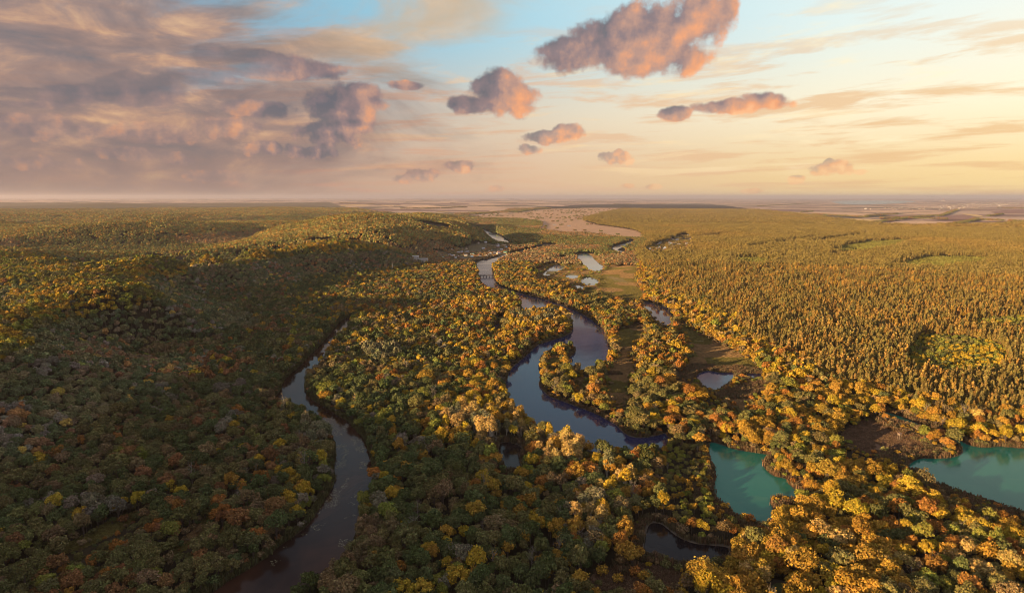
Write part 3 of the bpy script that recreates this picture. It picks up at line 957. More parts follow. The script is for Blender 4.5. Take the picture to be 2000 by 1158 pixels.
def tube(path, radii, sides=5):
    path = np.array(path, float)
    vs, fs = [], []
    for k, (p, r_) in enumerate(zip(path, radii)):
        d = path[min(k + 1, len(path) - 1)] - path[max(k - 1, 0)]
        d /= np.linalg.norm(d) + 1e-9
        ref = np.array([1.0, 0, 0]) if abs(d[0]) < 0.8 else np.array([0, 1.0, 0])
        u = np.cross(d, ref)
        u /= np.linalg.norm(u)
        w = np.cross(d, u)
        for i in range(sides):
            a = 2 * math.pi * i / sides
            vs.append(p + r_ * (u * math.cos(a) + w * math.sin(a)))
        if k:
            for i in range(sides):
                a0, a1 = (k - 1) * sides + i, (k - 1) * sides + (i + 1) % sides
                fs.append([a0, a1, a1 + sides, a0 + sides])
    fs.append(list(range(len(vs) - sides, len(vs))))
    return np.array(vs), fs


def wood(parts):
    V, F, n = [], [], 0
    for v, f in parts:
        V.append(v)
        F += [[q + n for q in g] for g in f]
        n += len(v)
    return np.vstack(V), F


def jitter_tint(n, lo=0.62, hi=1.3, hue=0.10):
    b = rng.uniform(lo, hi, n)[:, None]
    return b * (1 + rng.uniform(-hue, hue, (n, 3)))


def broad_shape(R, Ht, base, n_leaf, leaf, n_lobe=13, flat=0.85, wild=0.25):
    """lobed crown: leaf positions, normals, sizes; and the wood under it"""
    cz = base + (Ht - base) * 0.52
    hz = (Ht - base) * 0.5
    lobes = []
    for i in range(n_lobe):
        f = (i + 0.5) / n_lobe
        el = math.asin(1 - 1.35 * f) if 1 - 1.35 * f > -1 else -1.2
        az = i * 2.39996 + rng.uniform(-0.4, 0.4)
        rr = rng.uniform(0.46, 0.84)
        lobes.append((R * rr * math.cos(el) * math.cos(az), R * rr * math.cos(el) * math.sin(az), cz + hz * rr * math.sin(el) * flat, R * rng.uniform(0.22, 0.50)))
    lobes = np.array(lobes)
    C, Nn, S, T = [], [], [], []
    lob_t = rng.uniform(0.80, 1.22, n_lobe)
    while sum(map(len, C)) < n_leaf:
        k = rng.integers(0, n_lobe, n_leaf)
        d = rng.normal(size=(n_leaf, 3))
        d[:, 2] = d[:, 2] * 0.8 + 0.25
        d /= np.linalg.norm(d, axis=1)[:, None]
        L = lobes[k]
        rr = L[:, 3:4] * np.where(rng.uniform(size=(n_leaf, 1)) < 0.12, rng.uniform(1.05, 1.45, (n_leaf, 1)), rng.uniform(0.72, 1.10, (n_leaf, 1)))
        p = L[:, :3] + d * rr * np.array([1, 1, 0.85])
        dist = np.linalg.norm((p[:, None] - lobes[None, :, :3]) / np.array([1, 1, 0.85]), axis=-1) / lobes[None, :, 3]
        dist[np.arange(n_leaf), k] = 9
        keep = dist.min(1) > 0.72
        C.append(p[keep])
        Nn.append((d + rng.normal(scale=0.55, size=d.shape))[keep])
        hgt = (p[:, 2] - base) / (Ht - base)
        T.append((jitter_tint(n_leaf) * lob_t[k][:, None])[keep])
        S.append(rng.uniform(0.6, 1.35, n_leaf)[keep] * leaf)
    C, Nn, S, T = (np.concatenate(q)[:n_leaf] for q in (C, Nn, S, T))
    tr = [tube([(0, 0, -0.6), (rng.uniform(-.1, .1), rng.uniform(-.1, .1), base), (rng.uniform(-.3, .3), rng.uniform(-.3, .3), cz)], [0.030 * Ht, 0.022 * Ht, 0.010 * Ht])]
    for i in range(0, n_lobe, 2):
        l = lobes[i]
        tr.append(tube([(0, 0, base * rng.uniform(0.7, 1.2)), (l[0] * 0.5, l[1] * 0.5, (base + l[2]) * 0.52), tuple(l[:3])], [0.012 * Ht, 0.008 * Ht, 0.003 * Ht], 4))
    return (C, Nn, S, T), wood(tr)


def pine_shape(R, Ht, n_leaf, leaf, crown_from=0.42):
    zb = Ht * crown_from
    C, Nn, S, T = [], [], [], []
    n_cl = 11
    for i in range(n_cl):
        f = (i + 0.5) / n_cl
        z = zb + (Ht - zb) * f
        prof = R * max(0.22, math.sin(math.pi * (0.12 + 0.86 * f)) ** 0.75 * (1.22 - 0.62 * f))
        m = max(8, int(n_leaf / n_cl * (0.6 + 0.8 * (1 - f))))
        nb = 4
        baz = rng.uniform(0, 6.28) + np.arange(nb) * 2 * math.pi / nb
        k = rng.integers(0, nb, m)
        a = baz[k] + rng.normal(scale=0.38, size=m)
        q = np.sqrt(rng.uniform(0.12, 1, m)) * prof * rng.uniform(0.85, 1.12, m)
        p = np.stack([q * np.cos(a), q * np.sin(a), z + rng.normal(scale=(Ht - zb) / n_cl * 0.34, size=m) - q * 0.12], 1)
        C.append(p)
        Nn.append(np.stack([np.cos(a) * 0.7, np.sin(a) * 0.7, np.full(m, 0.75)], 1) + rng.normal(scale=0.45, size=(m, 3)))
        S.append(rng.uniform(0.6, 1.3, m) * leaf)
        T.append(jitter_tint(m, 0.65, 1.25, 0.07) * rng.uniform(0.85, 1.15))
    C, Nn, S, T = (np.concatenate(q) for q in (C, Nn, S, T))
    tr = [tube([(0, 0, -0.6), (rng.uniform(-.15, .15), rng.uniform(-.15, .15), Ht * 0.5), (0, 0, Ht * 0.94)], [0.30, 0.22, 0.05], 5)]
    for i in range(4):
        a = rng.uniform(0, 6.28)
        z = zb * rng.uniform(0.75, 1.15)
        tr.append(tube([(0, 0, z), (R * 0.6 * math.cos(a), R * 0.6 * math.sin(a), z + 0.7)], [0.07, 0.03], 3))
    return (C, Nn, S, T), wood(tr)


def bare_shape(Ht):
    parts = [tube([(0, 0, -0.6), (0.2, 0.1, Ht * 0.35), (0.1, 0.3, Ht * 0.7), (0.3, 0.2, Ht)], [0.22, 0.16, 0.09, 0.02])]
    tips = []
    for i in range(16):
        z = Ht * rng.uniform(0.3, 0.8)
        a = rng.uniform(0, 6.28)
        L = Ht * rng.uniform(0.18, 0.34)
        e = np.array([math.cos(a) * L * 0.8, math.sin(a) * L * 0.8, z + L * 0.75])
        m = np.array([e[0] * 0.5, e[1] * 0.5, z + L * 0.28])
        parts.append(tube([(0.1, 0.15, z), m, e], [0.075, 0.05, 0.018], 3))
        for _ in range(3):
            q = m + (e - m) * rng.uniform(0, 1)
            parts.append(tube([q, q + rng.normal(scale=0.9, size=3) + [0, 0, 0.9]], [0.035, 0.012], 3))
            tips.append(q)
    return parts, np.array(tips)


def reed_mesh(name):
    n = 46
    x, y = rng.normal(scale=0.65, size=n), rng.normal(scale=0.65, size=n)
    h = rng.uniform(1.5, 2.9, n)
    a = rng.uniform(0, 6.28, n)
    w = 0.10
    lean = rng.normal(scale=0.28, size=(n, 2))
    vs, fs = [], []
    for i in range(n):
        ux, uy = math.cos(a[i]) * w, math.sin(a[i]) * w
        vs += [(x[i] - ux, y[i] - uy, 0), (x[i] + ux, y[i] + uy, 0), (x[i] + ux * 1.5 + lean[i, 0], y[i] + uy * 1.5 + lean[i, 1], h[i]), (x[i] - ux * 1.5 + lean[i, 0], y[i] - uy * 1.5 + lean[i, 1], h[i])]
        fs.append((4 * i, 4 * i + 1, 4 * i + 2, 4 * i + 3))
    me = mesh_np(name, vs, fs, [M_REED])
    ca = me.color_attributes.new('tint', 'FLOAT_COLOR', 'POINT')
    t = np.repeat(jitter_tint(n, 0.6, 1.4), 4, 0)
    ca.data.foreach_set('color', np.column_stack([t, np.ones(len(t))]).astype(np.float32).ravel())
    return me


def patch_mesh(name, kind, n_tree, tile=36.0):
    """a piece of distant wood: n_tree whole little trees on a square tile"""
    C, Nn, S, T = [], [], [], []
    side = int(math.sqrt(n_tree))
    for i in range(side):
        for j in range(side):
            x = (i + 0.5 + rng.uniform(-0.42, 0.42)) / side * tile - tile / 2
            y = (j + 0.5 + rng.uniform(-0.42, 0.42)) / side * tile - tile / 2
            sc_ = rng.uniform(0.75, 1.25)
            m = 26
            d = rng.normal(size=(m, 3))
            d[:, 2] = np.abs(d[:, 2]) * 0.9
            d /= np.linalg.norm(d, axis=1)[:, None]
            if kind == 'pine':
                f = rng.uniform(0, 1, m)
                a = rng.uniform(0, 6.28, m)
                rr = 2.2 * sc_ * (1 - f) ** 0.6
                p = np.stack([x + rr * np.cos(a), y + rr * np.sin(a), (8 + 11 * f) * sc_], 1)
                nn = np.stack([np.cos(a), np.sin(a), np.full(m, 0.7)], 1)
                tn = rng.uniform(0.8, 1.2) * (1 + rng.uniform(-0.05, 0.05, 3))
            else:
                p = np.array([x, y, 7.0 * sc_]) + d * np.array([3.4, 3.4, 5.0]) * sc_
                nn = d
                u = rng.uniform()
                tn = rng.uniform(0.7, 1.35) * (np.array([1.35, 0.95, 0.7]) if u < 0.22 else np.array([0.85, 1.08, 0.9]) if u < 0.5 else np.array([1, 1, 1]))
            C.append(p)
            Nn.append(nn + rng.normal(scale=0.3, size=(m, 3)))
            S.append(rng.uniform(0.8, 1.3, m) * (2.0 if kind == 'pine' else 2.6) * sc_)
            T.append(np.tile(tn, (m, 1)) * rng.uniform(0.8, 1.2, (m, 1)))
    C, Nn, S, T = (np.concatenate(q) for q in (C, Nn, S, T))
    return quads_mesh(name, C, Nn, S, T, [M_NEEDLE if kind == 'pine' else M_LEAF])


def proto_set(tag_, specs):
    """specs: list of functions giving ((leaves), wood, leaf material, bark material); returns joined, crown and trunk meshes"""
    joined, crowns, trunks = [], [], []
    for i, (lv_, wd, ml, mb) in enumerate(specs):
        joined.append(quads_mesh(f'{tag_}_{i:02d}', *lv_, [ml, mb], wd))
        crowns.append(quads_mesh(f'{tag_}_crown_{i:02d}', *lv_, [ml]))
        trunks.append(mesh_np(f'{tag_}_trunk_{i:02d}', wd[0], wd[1], [mb]))
    return joined, crowns, trunks


spec = [(*broad_shape(R, h_, b_, 1500, 0.52, nl), M_LEAF, M_BARK) for R, h_, b_, nl in
        [(4.0, 12, 3.2, 13), (4.6, 12.5, 3.0, 15), (3.6, 12.5, 3.4, 11), (4.2, 11, 2.6, 14), (5.0, 13.5, 3.6, 17), (3.4, 11, 2.8, 10), (4.4, 13.5, 3.6, 12), (3.9, 11.5, 2.8, 12)]]
BROAD = proto_set('broadleaf', spec)
spec = [(*broad_shape(R, h_, b_, 760, 0.50, nl, 1.0), M_LEAF, M_BARK) for R, h_, b_, nl in [(3.8, 12, 3.4, 11), (4.4, 12.5, 3.2, 12), (3.4, 11.5, 3.2, 9)]]
SPARSE = proto_set('thinning', spec)                                       # half the leaves are down, twigs show
spec = [(*broad_shape(R, h_, b_, 1500, 0.56, nl, 1.0), M_LEAF, M_PALEBARK) for R, h_, b_, nl in [(4.4, 19, 4.5, 20), (5.0, 20, 5.0, 22), (3.8, 18, 4.5, 17), (4.6, 17.5, 4.0, 19)]]
POPLAR = proto_set('poplar', spec)
spec = [(*pine_shape(R, h_, 620, 0.62, cf), M_NEEDLE, M_PINEBARK) for R, h_, cf in [(2.4, 18, .42), (2.7, 19, .48), (2.1, 17, .40), (2.8, 18, .52), (2.3, 20, .46), (2.6, 17.5, .40)]]
PINES = proto_set('pine', spec)
spec = [(*broad_shape(R, h_, 0.5, 420, 0.40, nl), M_LEAF, M_BARK) for R, h_, nl in [(2.1, 3.4, 7), (1.7, 3.0, 6), (2.5, 4.0, 8)]]
BUSH = proto_set('bush', spec)
bare_specs = []
for i in range(4):
    parts, tips = bare_shape(rng.uniform(11, 15))
    k = rng.integers(0, len(tips), 60)
    c = tips[k] + rng.normal(scale=0.7, size=(60, 3))
    bare_specs.append(((c, rng.normal(size=(60, 3)), rng.uniform(0.3, 0.6, 60), jitter_tint(60)), wood(parts), M_LEAF, M_GREYBARK))
BARE = proto_set('bare', bare_specs)
spec = [(*broad_shape(R, h_, b_, 330, 1.10, nl), M_LEAF, M_BARK) for R, h_, b_, nl in [(4.0, 12, 3.2, 12), (4.6, 12.5, 3.0, 13), (3.6, 12.5, 3.4, 10), (4.2, 11, 2.6, 12), (3.4, 11, 2.8, 10)]]
BROAD1 = proto_set('midwood', spec)
spec = [(*pine_shape(R, h_, 150, 1.25, cf), M_NEEDLE, M_PINEBARK) for R, h_, cf in [(2.4, 18, .42), (2.7, 19, .48), (2.1, 17, .40), (2.5, 20, .46)]]
PINES1 = proto_set('midpine', spec)
REEDS = [reed_mesh(f'reed_{i:02d}') for i in range(4)]
PATCH_B = [patch_mesh(f'farwood_{i:02d}', 'broad', 30) for i in range(6)]
PATCH_P = [patch_mesh(f'farpine_{i:02d}', 'pine', 48) for i in range(4)]

# ----------------------------------------------------------------- trees: where they grow
PAL = {  # leaf colours of the place (linear albedo)
    'dark green': (0.070, 0.088, 0.034), 'olive green': (0.125, 0.116, 0.044), 'brown': (0.160, 0.112, 0.058), 'greyish': (0.165, 0.142, 0.105), 'yellow': (0.345, 0.235, 0.026),
    'golden': (0.300, 0.175, 0.030), 'orange': (0.275, 0.118, 0.030), 'rust red': (0.200, 0.095, 0.042), 'lime green': (0.165, 0.175, 0.034), 'cream': (0.36, 0.240, 0.080), 'silver green': (0.150, 0.140, 0.075),
    'bronze': (0.225, 0.140, 0.038), 'olive needle': (0.165, 0.126, 0.038), 'amber': (0.275, 0.158, 0.038),
}
PNAMES = list(PAL)
PCOL = np.array([PAL[k] for k in PNAMES])


DRIFT = [None, None]


def pick(weights, n):
    """colours by weight; neighbours tend to agree, as stands of one kind do"""
    ks = np.array([PNAMES.index(k) for k in weights])
    w = np.array(list(weights.values()), float)
    u = rng.uniform(size=n)
    if DRIFT[0] is not None and len(DRIFT[0]) == n:
        s = int(rng.integers(0, 10000))
        v = vnoise(DRIFT[0], DRIFT[1], 34, s) * 0.55 + vnoise(DRIFT[0], DRIFT[1], 13, s + 1) * 0.45
        v = v * 0.78 + u * 0.22
        u = np.argsort(np.argsort(v)) / max(1, n)
        pm = rng.permutation(len(ks))
        ks, w = ks[pm], w[pm]
    c = np.cumsum(w / w.sum())
    return ks[np.clip(np.searchsorted(c, u), 0, len(ks) - 1)]


def grid_pts(r0, r1, a0, a1, step, jit=0.42):
    xs = np.arange(-r1, r1, step)
    ys = np.arange(-r1 if abs(a0) > 1.6 else min(0, r1 * math.cos(max(abs(a0), abs(a1)))) - step, r1, step)
    X, Y = np.meshgrid(xs, ys)
    X = X.ravel() + (np.arange(X.size) // len(xs) % 2) * step * 0.5
    Y = Y.ravel()
    X = X + rng.uniform(-jit, jit, X.shape) * step
    Y = Y + rng.uniform(-jit, jit, Y.shape) * step
    r = np.hypot(X, Y)
    a = np.arctan2(X, Y)
    k = (r >= r0) & (r < r1) & (a >= a0) & (a < a1)
    return X[k], Y[k]


def water_gap(x, y, reach=14.0):
    """distance to the nearest shore; 0 on water"""
    d = np.full(len(x), reach)
    for ring in WATER_RINGS.values():
        e = edge_dist(x, y, ring, reach)
        e[inside(x, y, ring)] = 0
        d = np.minimum(d, e)
    return d


def open_land(x, y, pad=2.5):
    o = np.zeros(len(x), bool)
    for ring in MEADOW_RINGS.values():
        e = edge_dist(x, y, ring, 9.0)
        o |= inside(x, y, ring) & (e > pad * (vnoise(x, y, 11, 77) * 3.0 - 0.4))
    return o


A_MAX = math.radians(45.5)
POPLAR_PX = [[(858, 830), (930, 806), (1005, 812), (1030, 850), (1000, 874), (900, 888), (868, 868)], [(1048, 872), (1120, 870), (1152, 896), (1125, 925), (1052, 918)],
             [(1150, 936), (1225, 932), (1245, 962), (1172, 992)], [(1108, 1012), (1168, 988), (1192, 1022), (1152, 1064), (1108, 1054)], [(1580, 990), (1630, 985), (1650, 1020), (1590, 1030)],
             [(985, 628), (1050, 620), (1112, 622), (1112, 642), (1040, 652), (990, 648)], [(600, 840), (640, 850), (648, 880), (610, 892), (590, 868)], [(700, 690), (770, 690), (790, 712), (730, 722)], [(890, 598), (985, 596), (1000, 606), (900, 612)]]
poplar_rings = [ground_ring(p) for p in POPLAR_PX]
GOLD_PX = [(1380, 1100), (1480, 1062), (1640, 1060), (1780, 1120), (1760, 1240), (1360, 1240)]
gold_ring = ground_ring(GOLD_PX)
thicket_ring = ground_ring([(1290, 880), (1380, 872), (1392, 960), (1440, 1012), (1430, 1050), (1340, 1042), (1290, 1005), (1300, 940)])
village_any = lambda x, y: inside(x, y, vil_r_ring) | inside(x, y, vil_l_ring)
light_glade = ground_ring([(432, 634), (455, 622), (490, 627), (512, 640), (488, 652), (450, 650)])


TS = 0.86                      # trees of this wood are modest in size
LOW_FRONT = ['dark_pond', 'teal_pond', 'turquoise_lake', 'marsh_pool', 'green_pool', 'mossy_pool', 'grass_glade', 'dark_glade', 'bank_glade', 'cove_glade', 'spit_glade', 'reed_pond', 'crescent_pond', 'meadow_pond', 'oval_pond', 'slit_pond', 'thin_pond', 'camp_pond', 'backwater_pool', 'village_meadow', 'meadow_tarn', 'reed_tarn', 'shaded_meadow', 'riverside_meadow',
             'pond_marsh', 'lower_meadow', 'brown_meadow', 'side_pool']


def classify(x, y, z):
    """kind of tree and colour for every point: 0 broadleaf 1 thinning 2 poplar 3 pine 4 bare 5 young"""
    n = len(x)
    DRIFT[0], DRIFT[1] = x, y
    px, py = project(x, y, z + 8)
    kind = np.zeros(n, int)
    col = np.zeros(n, int)
    size = rng.triangular(0.45, 0.82, 1.40, n)
    u = rng.uniform(size=n)
    n1 = vnoise(x, y, 60, 21)
    n2 = vnoise(x, y, 22, 22)
    hill = (z > 5) & (x < -60)
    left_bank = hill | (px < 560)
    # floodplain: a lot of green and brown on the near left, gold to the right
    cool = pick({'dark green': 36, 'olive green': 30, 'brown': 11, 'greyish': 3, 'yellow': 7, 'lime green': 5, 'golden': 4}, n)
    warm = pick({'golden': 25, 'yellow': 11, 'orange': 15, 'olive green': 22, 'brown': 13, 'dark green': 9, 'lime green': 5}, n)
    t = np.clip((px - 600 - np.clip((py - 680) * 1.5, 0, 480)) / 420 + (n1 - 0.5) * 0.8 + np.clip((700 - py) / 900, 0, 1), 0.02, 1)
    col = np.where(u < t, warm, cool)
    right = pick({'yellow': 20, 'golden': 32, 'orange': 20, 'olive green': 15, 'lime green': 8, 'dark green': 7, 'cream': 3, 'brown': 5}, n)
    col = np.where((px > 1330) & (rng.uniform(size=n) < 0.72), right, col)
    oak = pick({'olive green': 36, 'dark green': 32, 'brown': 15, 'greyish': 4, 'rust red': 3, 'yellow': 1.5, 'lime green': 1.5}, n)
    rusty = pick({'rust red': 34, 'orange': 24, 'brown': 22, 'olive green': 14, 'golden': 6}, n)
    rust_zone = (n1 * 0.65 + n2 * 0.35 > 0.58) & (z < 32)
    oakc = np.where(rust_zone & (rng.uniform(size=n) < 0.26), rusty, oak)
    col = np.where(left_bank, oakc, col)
    top = (z > 34 + 12 * n1) & (x < 0)
    col = np.where(top & (rng.uniform(size=n) < 0.72), pick({'olive green': 3, 'lime green': 4, 'golden': 4, 'yellow': 2}, n), col)  # sunlit look of the crests is put into brighter leaf colours
    size = np.where(hill, rng.triangular(0.66, 0.92, 1.20, n), size)
    k = inside(x, y, gold_ring)
    col = np.where(k & (rng.uniform(size=n) < 0.8), pick({'yellow': 4, 'golden': 6, 'cream': 1}, n), col)
    size = np.where(k, size * 1.22, size)
    k = inside(x, y, thicket_ring)
    col = np.where(k, pick({'olive green': 5, 'lime green': 4, 'golden': 3, 'brown': 1}, n), col)
    size = np.where(k, rng.uniform(0.42, 0.62, n), size)
    k = inside(x, y, light_glade)
    col = np.where(k, PNAMES.index('silver green'), col)
    # leaf fall: some trees are thin or bare
    u2 = rng.uniform(size=n)
    kind = np.where(u2 < 0.14, 1, 0)
    kind = np.where((u2 > 0.968) & ~hill & (px > 300), 4, kind)
    kind = np.where(np.isin(col, [PNAMES.index('greyish'), PNAMES.index('brown')]) & (u2 < 0.5), 1, kind)
    for ring in poplar_rings:
        k = inside(x, y, ring) & (u2 < 0.85)
        kind = np.where(k, 2, kind)
        col = np.where(k, pick({'cream': 3, 'golden': 4, 'silver green': 2, 'yellow': 2}, n), col)
        size = np.where(k, rng.uniform(0.75, 1.08, n), size)
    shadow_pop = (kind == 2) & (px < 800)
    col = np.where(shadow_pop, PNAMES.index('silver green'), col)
    # pinewood with a leafy, golden edge
    pin = inside(x, y, pine_ring)
    e = edge_dist(x, y, pine_ring, 70.0)
    pin &= (e > 14 + 40 * n1) | (rng.uniform(size=n) < 0.25)
    pcol = pick({'olive needle': 46, 'bronze': 30, 'amber': 15, 'olive green': 7, 'golden': 2}, n)
    kind = np.where(pin, 3, kind)
    col = np.where(pin, pcol, col)
    size = np.where(pin, rng.uniform(0.62, 1.04, n) * (0.72 + 0.34 * n2 + 0.18 * n1), size)
    for ring in young_rings:
        k = inside(x, y, ring)
        kind = np.where(k, 0, kind)
        col = np.where(k, pick({'lime green': 6, 'yellow': 3, 'olive green': 3, 'dark green': 2}, n), col)
        size = np.where(k, rng.uniform(0.50, 0.74, n), size)
    edge_b = ~pin & (inside(x, y, pine_ring) | ((e < 40) & (px > 1250)))
    col = np.where(edge_b & (kind == 0) & (rng.uniform(size=n) < 0.7), pick({'yellow': 5, 'golden': 5, 'cream': 1, 'orange': 2}, n), col)
    r = np.hypot(x, y)
    for frac, low in ((0.25, 0.26), (0.6, 0.36), (1.0, 0.55)):
        reach = 13.0 * r / H * frac
        xs, ys = x * (1 + reach / r), y * (1 + reach / r)
        front = np.zeros(n, bool)
        front |= village_any(xs, ys)
        for nm in LOW_FRONT:
            front |= inside(xs, ys, WATER_RINGS[nm] if nm in WATER_RINGS else MEADOW_RINGS[nm])
        if frac < 0.7:
            for nm in ('near_river', 'main_river'):
                front |= inside(x + (xs - x) * 0.62, y + (ys - y) * 0.62, WATER_RINGS[nm]) & (r > 520)
        size = np.where(front, np.minimum(size, rng.uniform(low * 0.8, low * 1.15, n)), size)
        kind = np.where(front & (kind == 3), 0, kind)
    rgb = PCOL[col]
    zone = np.where(pin, 4, np.where(top, 3, np.where(left_bank, 2, np.where(px > 1250, 1, np.where(u < t, 0, 5)))))
    for zz in range(6):                                     # trees of one stand share a ground tone
        m = (zone == zz) & (kind != 2)
        if m.any():
            rgb[m] = rgb[m] * 0.86 + rgb[m].mean(0) * 0.14
    rgb = np.where((hill & ~top)[:, None], (rgb * 0.85 + rgb.mean(1, keepdims=True) * 0.15) * 1.42, rgb)  # leaves of the shaded slopes made paler and greyer to lift the shade
    rgb = rgb * rng.uniform(0.80, 1.20, n)[:, None] * (1 + rng.uniform(-0.07, 0.07, (n, 3)))
    DRIFT[0] = None
    return kind, col, size * TS, rgb


def scatter_points(r0, r1, step_b, step_p):
    X, Y, ispine = [], [], []
    for step, want in ((step_b, False), (step_p, True)):
        x, y = grid_pts(r0, r1, -A_MAX, A_MAX, step)
        k = inside(x, y, pine_ring) == want
        X.append(x[k])
        Y.append(y[k])
    x, y = np.concatenate(X), np.concatenate(Y)
    keep = water_gap(x, y) > rng.uniform(1.0, 3.6, len(x))
    x, y = x[keep], y[keep]
    keep = ~open_land(x, y) & ~inside(x, y, steppe_ring) & ~inside(x, y, farm_r_ring) & ~inside(x, y, farm_c_ring)
    keep &= ~(village_any(x, y) & (rng.uniform(size=len(x)) < 0.5))
    keep &= (edge_dist(x, y, WATER_RINGS['dark_pond'], 9.0) > 7) & (edge_dist(x, y, WATER_RINGS['marsh_pool'], 9.0) > 5) & (edge_dist(x, y, WATER_RINGS['teal_pond'], 9.0) > 4)
    keep &= (vnoise(x, y, 9, 15) * 0.6 + vnoise(x, y, 23, 16) * 0.4 < 0.89)
    reedy = inside(x, y, WATER_RINGS['near_river'])
    x, y = x[keep & ~reedy], y[keep & ~reedy]
    z = height(x, y)
    k = ~((z > 5) & (rng.uniform(size=len(x)) < 0.03))
    return x[k], y[k], z[k]


def instancer(name, protos, x, y, z, idx, rot, scale, rgb, label=None):
    """one object of kind stuff that repeats small meshes over its points"""
    col = bpy.data.collections.new(name + '_kit')
    for i, me in enumerate(protos):
        o = bpy.data.objects.new(f'{name}_kit_{i:02d}', me)
        col.objects.link(o)
    me = bpy.data.meshes.new(name)
    me.vertices.add(len(x))
    me.vertices.foreach_set('co', np.stack([x, y, z], 1).astype(np.float32).ravel())
    a = me.attributes.new('vi', 'INT', 'POINT')
    a.data.foreach_set('value', idx.astype(np.int32))
    a = me.attributes.new('rot', 'FLOAT_VECTOR', 'POINT')
    a.data.foreach_set('vector', rot.astype(np.float32).ravel())
    a = me.attributes.new('scl', 'FLOAT_VECTOR', 'POINT')
    a.data.foreach_set('vector', scale.astype(np.float32).ravel())
    a = me.attributes.new('col', 'FLOAT_COLOR', 'POINT')
    a.data.foreach_set('color', np.column_stack([rgb, np.ones(len(rgb))]).astype(np.float32).ravel())
    ng = bpy.data.node_groups.new(name + '_spread', 'GeometryNodeTree')
    ng.interface.new_socket('Geometry', in_out='INPUT', socket_type='NodeSocketGeometry')
    ng.interface.new_socket('Geometry', in_out='OUTPUT', socket_type='NodeSocketGeometry')
    gi, go = ng.nodes.new('NodeGroupInput'), ng.nodes.new('NodeGroupOutput')
    ci = ng.nodes.new('GeometryNodeCollectionInfo')
    ci.inputs[0].default_value = col
    ci.inputs['Separate Children'].default_value = True
    ci.inputs['Reset Children'].default_value = True
    ip = ng.nodes.new('GeometryNodeInstanceOnPoints')
    ip.inputs['Pick Instance'].default_value = True

    def named(nm, dt):
        n = ng.nodes.new('GeometryNodeInputNamedAttribute')
        n.data_type = dt
        n.inputs[0].default_value = nm
        return n.outputs[0]
    L = ng.links.new
    L(gi.outputs[0], ip.inputs['Points'])
    L(ci.outputs[0], ip.inputs['Instance'])
    L(named('vi', 'INT'), ip.inputs['Instance Index'])
    er = ng.nodes.new('FunctionNodeEulerToRotation')
    L(named('rot', 'FLOAT_VECTOR'), er.inputs[0])
    L(er.outputs[0], ip.inputs['Rotation'])
    L(named('scl', 'FLOAT_VECTOR'), ip.inputs['Scale'])
    L(ip.outputs[0], go.inputs[0])
    o = link(name, me)
    mod = o.modifiers.new('spread', 'NODES')
    mod.node_group = ng
    tag(o, label=label, kind='stuff')
    return o


def zrot(n):
    r = np.zeros((n, 3))
    r[:, 2] = rng.uniform(0, 2 * math.pi, n)
    return r


def ordinal(n):
    ones = ['', 'first', 'second', 'third', 'fourth', 'fifth', 'sixth', 'seventh', 'eighth', 'ninth', 'tenth', 'eleventh', 'twelfth', 'thirteenth', 'fourteenth', 'fifteenth', 'sixteenth', 'seventeenth', 'eighteenth', 'nineteenth']
    tens = ['', '', 'twenty', 'thirty', 'forty', 'fifty', 'sixty', 'seventy', 'eighty', 'ninety']
    if n < 20:
        return ones[n]
    if n >= 100:
        return 'hundred-and-' + ordinal(n - 100) if n > 100 else 'hundredth'
    if n % 10 == 0:
        return tens[n // 10][:-1] + 'ieth'
    return tens[n // 10] + '-' + ones[n % 10]


MARKS = {'near_river': 'the brown river', 'dark_pond': 'the dark kidney-shaped pond', 'teal_pond': 'the teal pond', 'turquoise_lake': 'the turquoise lake', 'marsh_pool': 'the marsh pool', 'green_pool': 'the small green pool',
         'mossy_pool': 'the mossy pool', 'grass_glade': 'the grassy glade', 'main_river': 'the winding blue river', 'scrub_clearing': 'the brown scrub clearing', 'shaded_meadow': 'the shaded meadow'}
MARK_RINGS = {k: (WATER_RINGS.get(k) if k in WATER_RINGS else MEADOW_RINGS[k]) for k in MARKS}
used_rank = {}


def mark_for(xs, ys, among=None):
    ks = list(among or MARKS)
    D = np.stack([edge_dist(xs, ys, MARK_RINGS[k], 900.0) for k in ks], 1)
    i = D.argmin(1)
    return [ks[q] for q in i], D[np.arange(len(i)), i]


def plant_individuals(name, cat, group, sel, x, y, z, protos, idx, size, rgb, looks, among=None):
    """each selected tree as an object with trunk and crown; the label ranks look-alikes by distance from a landmark"""
    _joined, crowns, trunks = protos
    mk, md = mark_for(x[sel], y[sel], among)
    order = np.argsort(md)
    lab = [None] * len(sel)
    for q in order:
        key = (cat, looks[q], mk[q])
        used_rank[key] = used_rank.get(key, 0) + 1
        r_ = used_rank[key]
        lab[q] = f"{looks[q]}, {'nearest' if r_ == 1 else ordinal(r_) + ' nearest'} of its look to {MARKS[mk[q]]}"
    for q, i in enumerate(sel):
        e = bpy.data.objects.new(name, None)
        COL.objects.link(e)
        e.location = (x[i], y[i], z[i])
        e.rotation_euler = (0, 0, rng.uniform(0, 6.283))
        e.scale = tuple(size[i]) if np.ndim(size[i]) else (size[i],) * 3
        e.empty_display_size = 0.5
        tag(e, lab[q], cat, group)
        c = bpy.data.objects.new('crown', crowns[idx[i]])
        c['col'] = [float(v) for v in rgb[i]]
        t = bpy.data.objects.new('trunk', trunks[idx[i]])
        for o in (c, t):
            COL.objects.link(o)
            o.parent = e


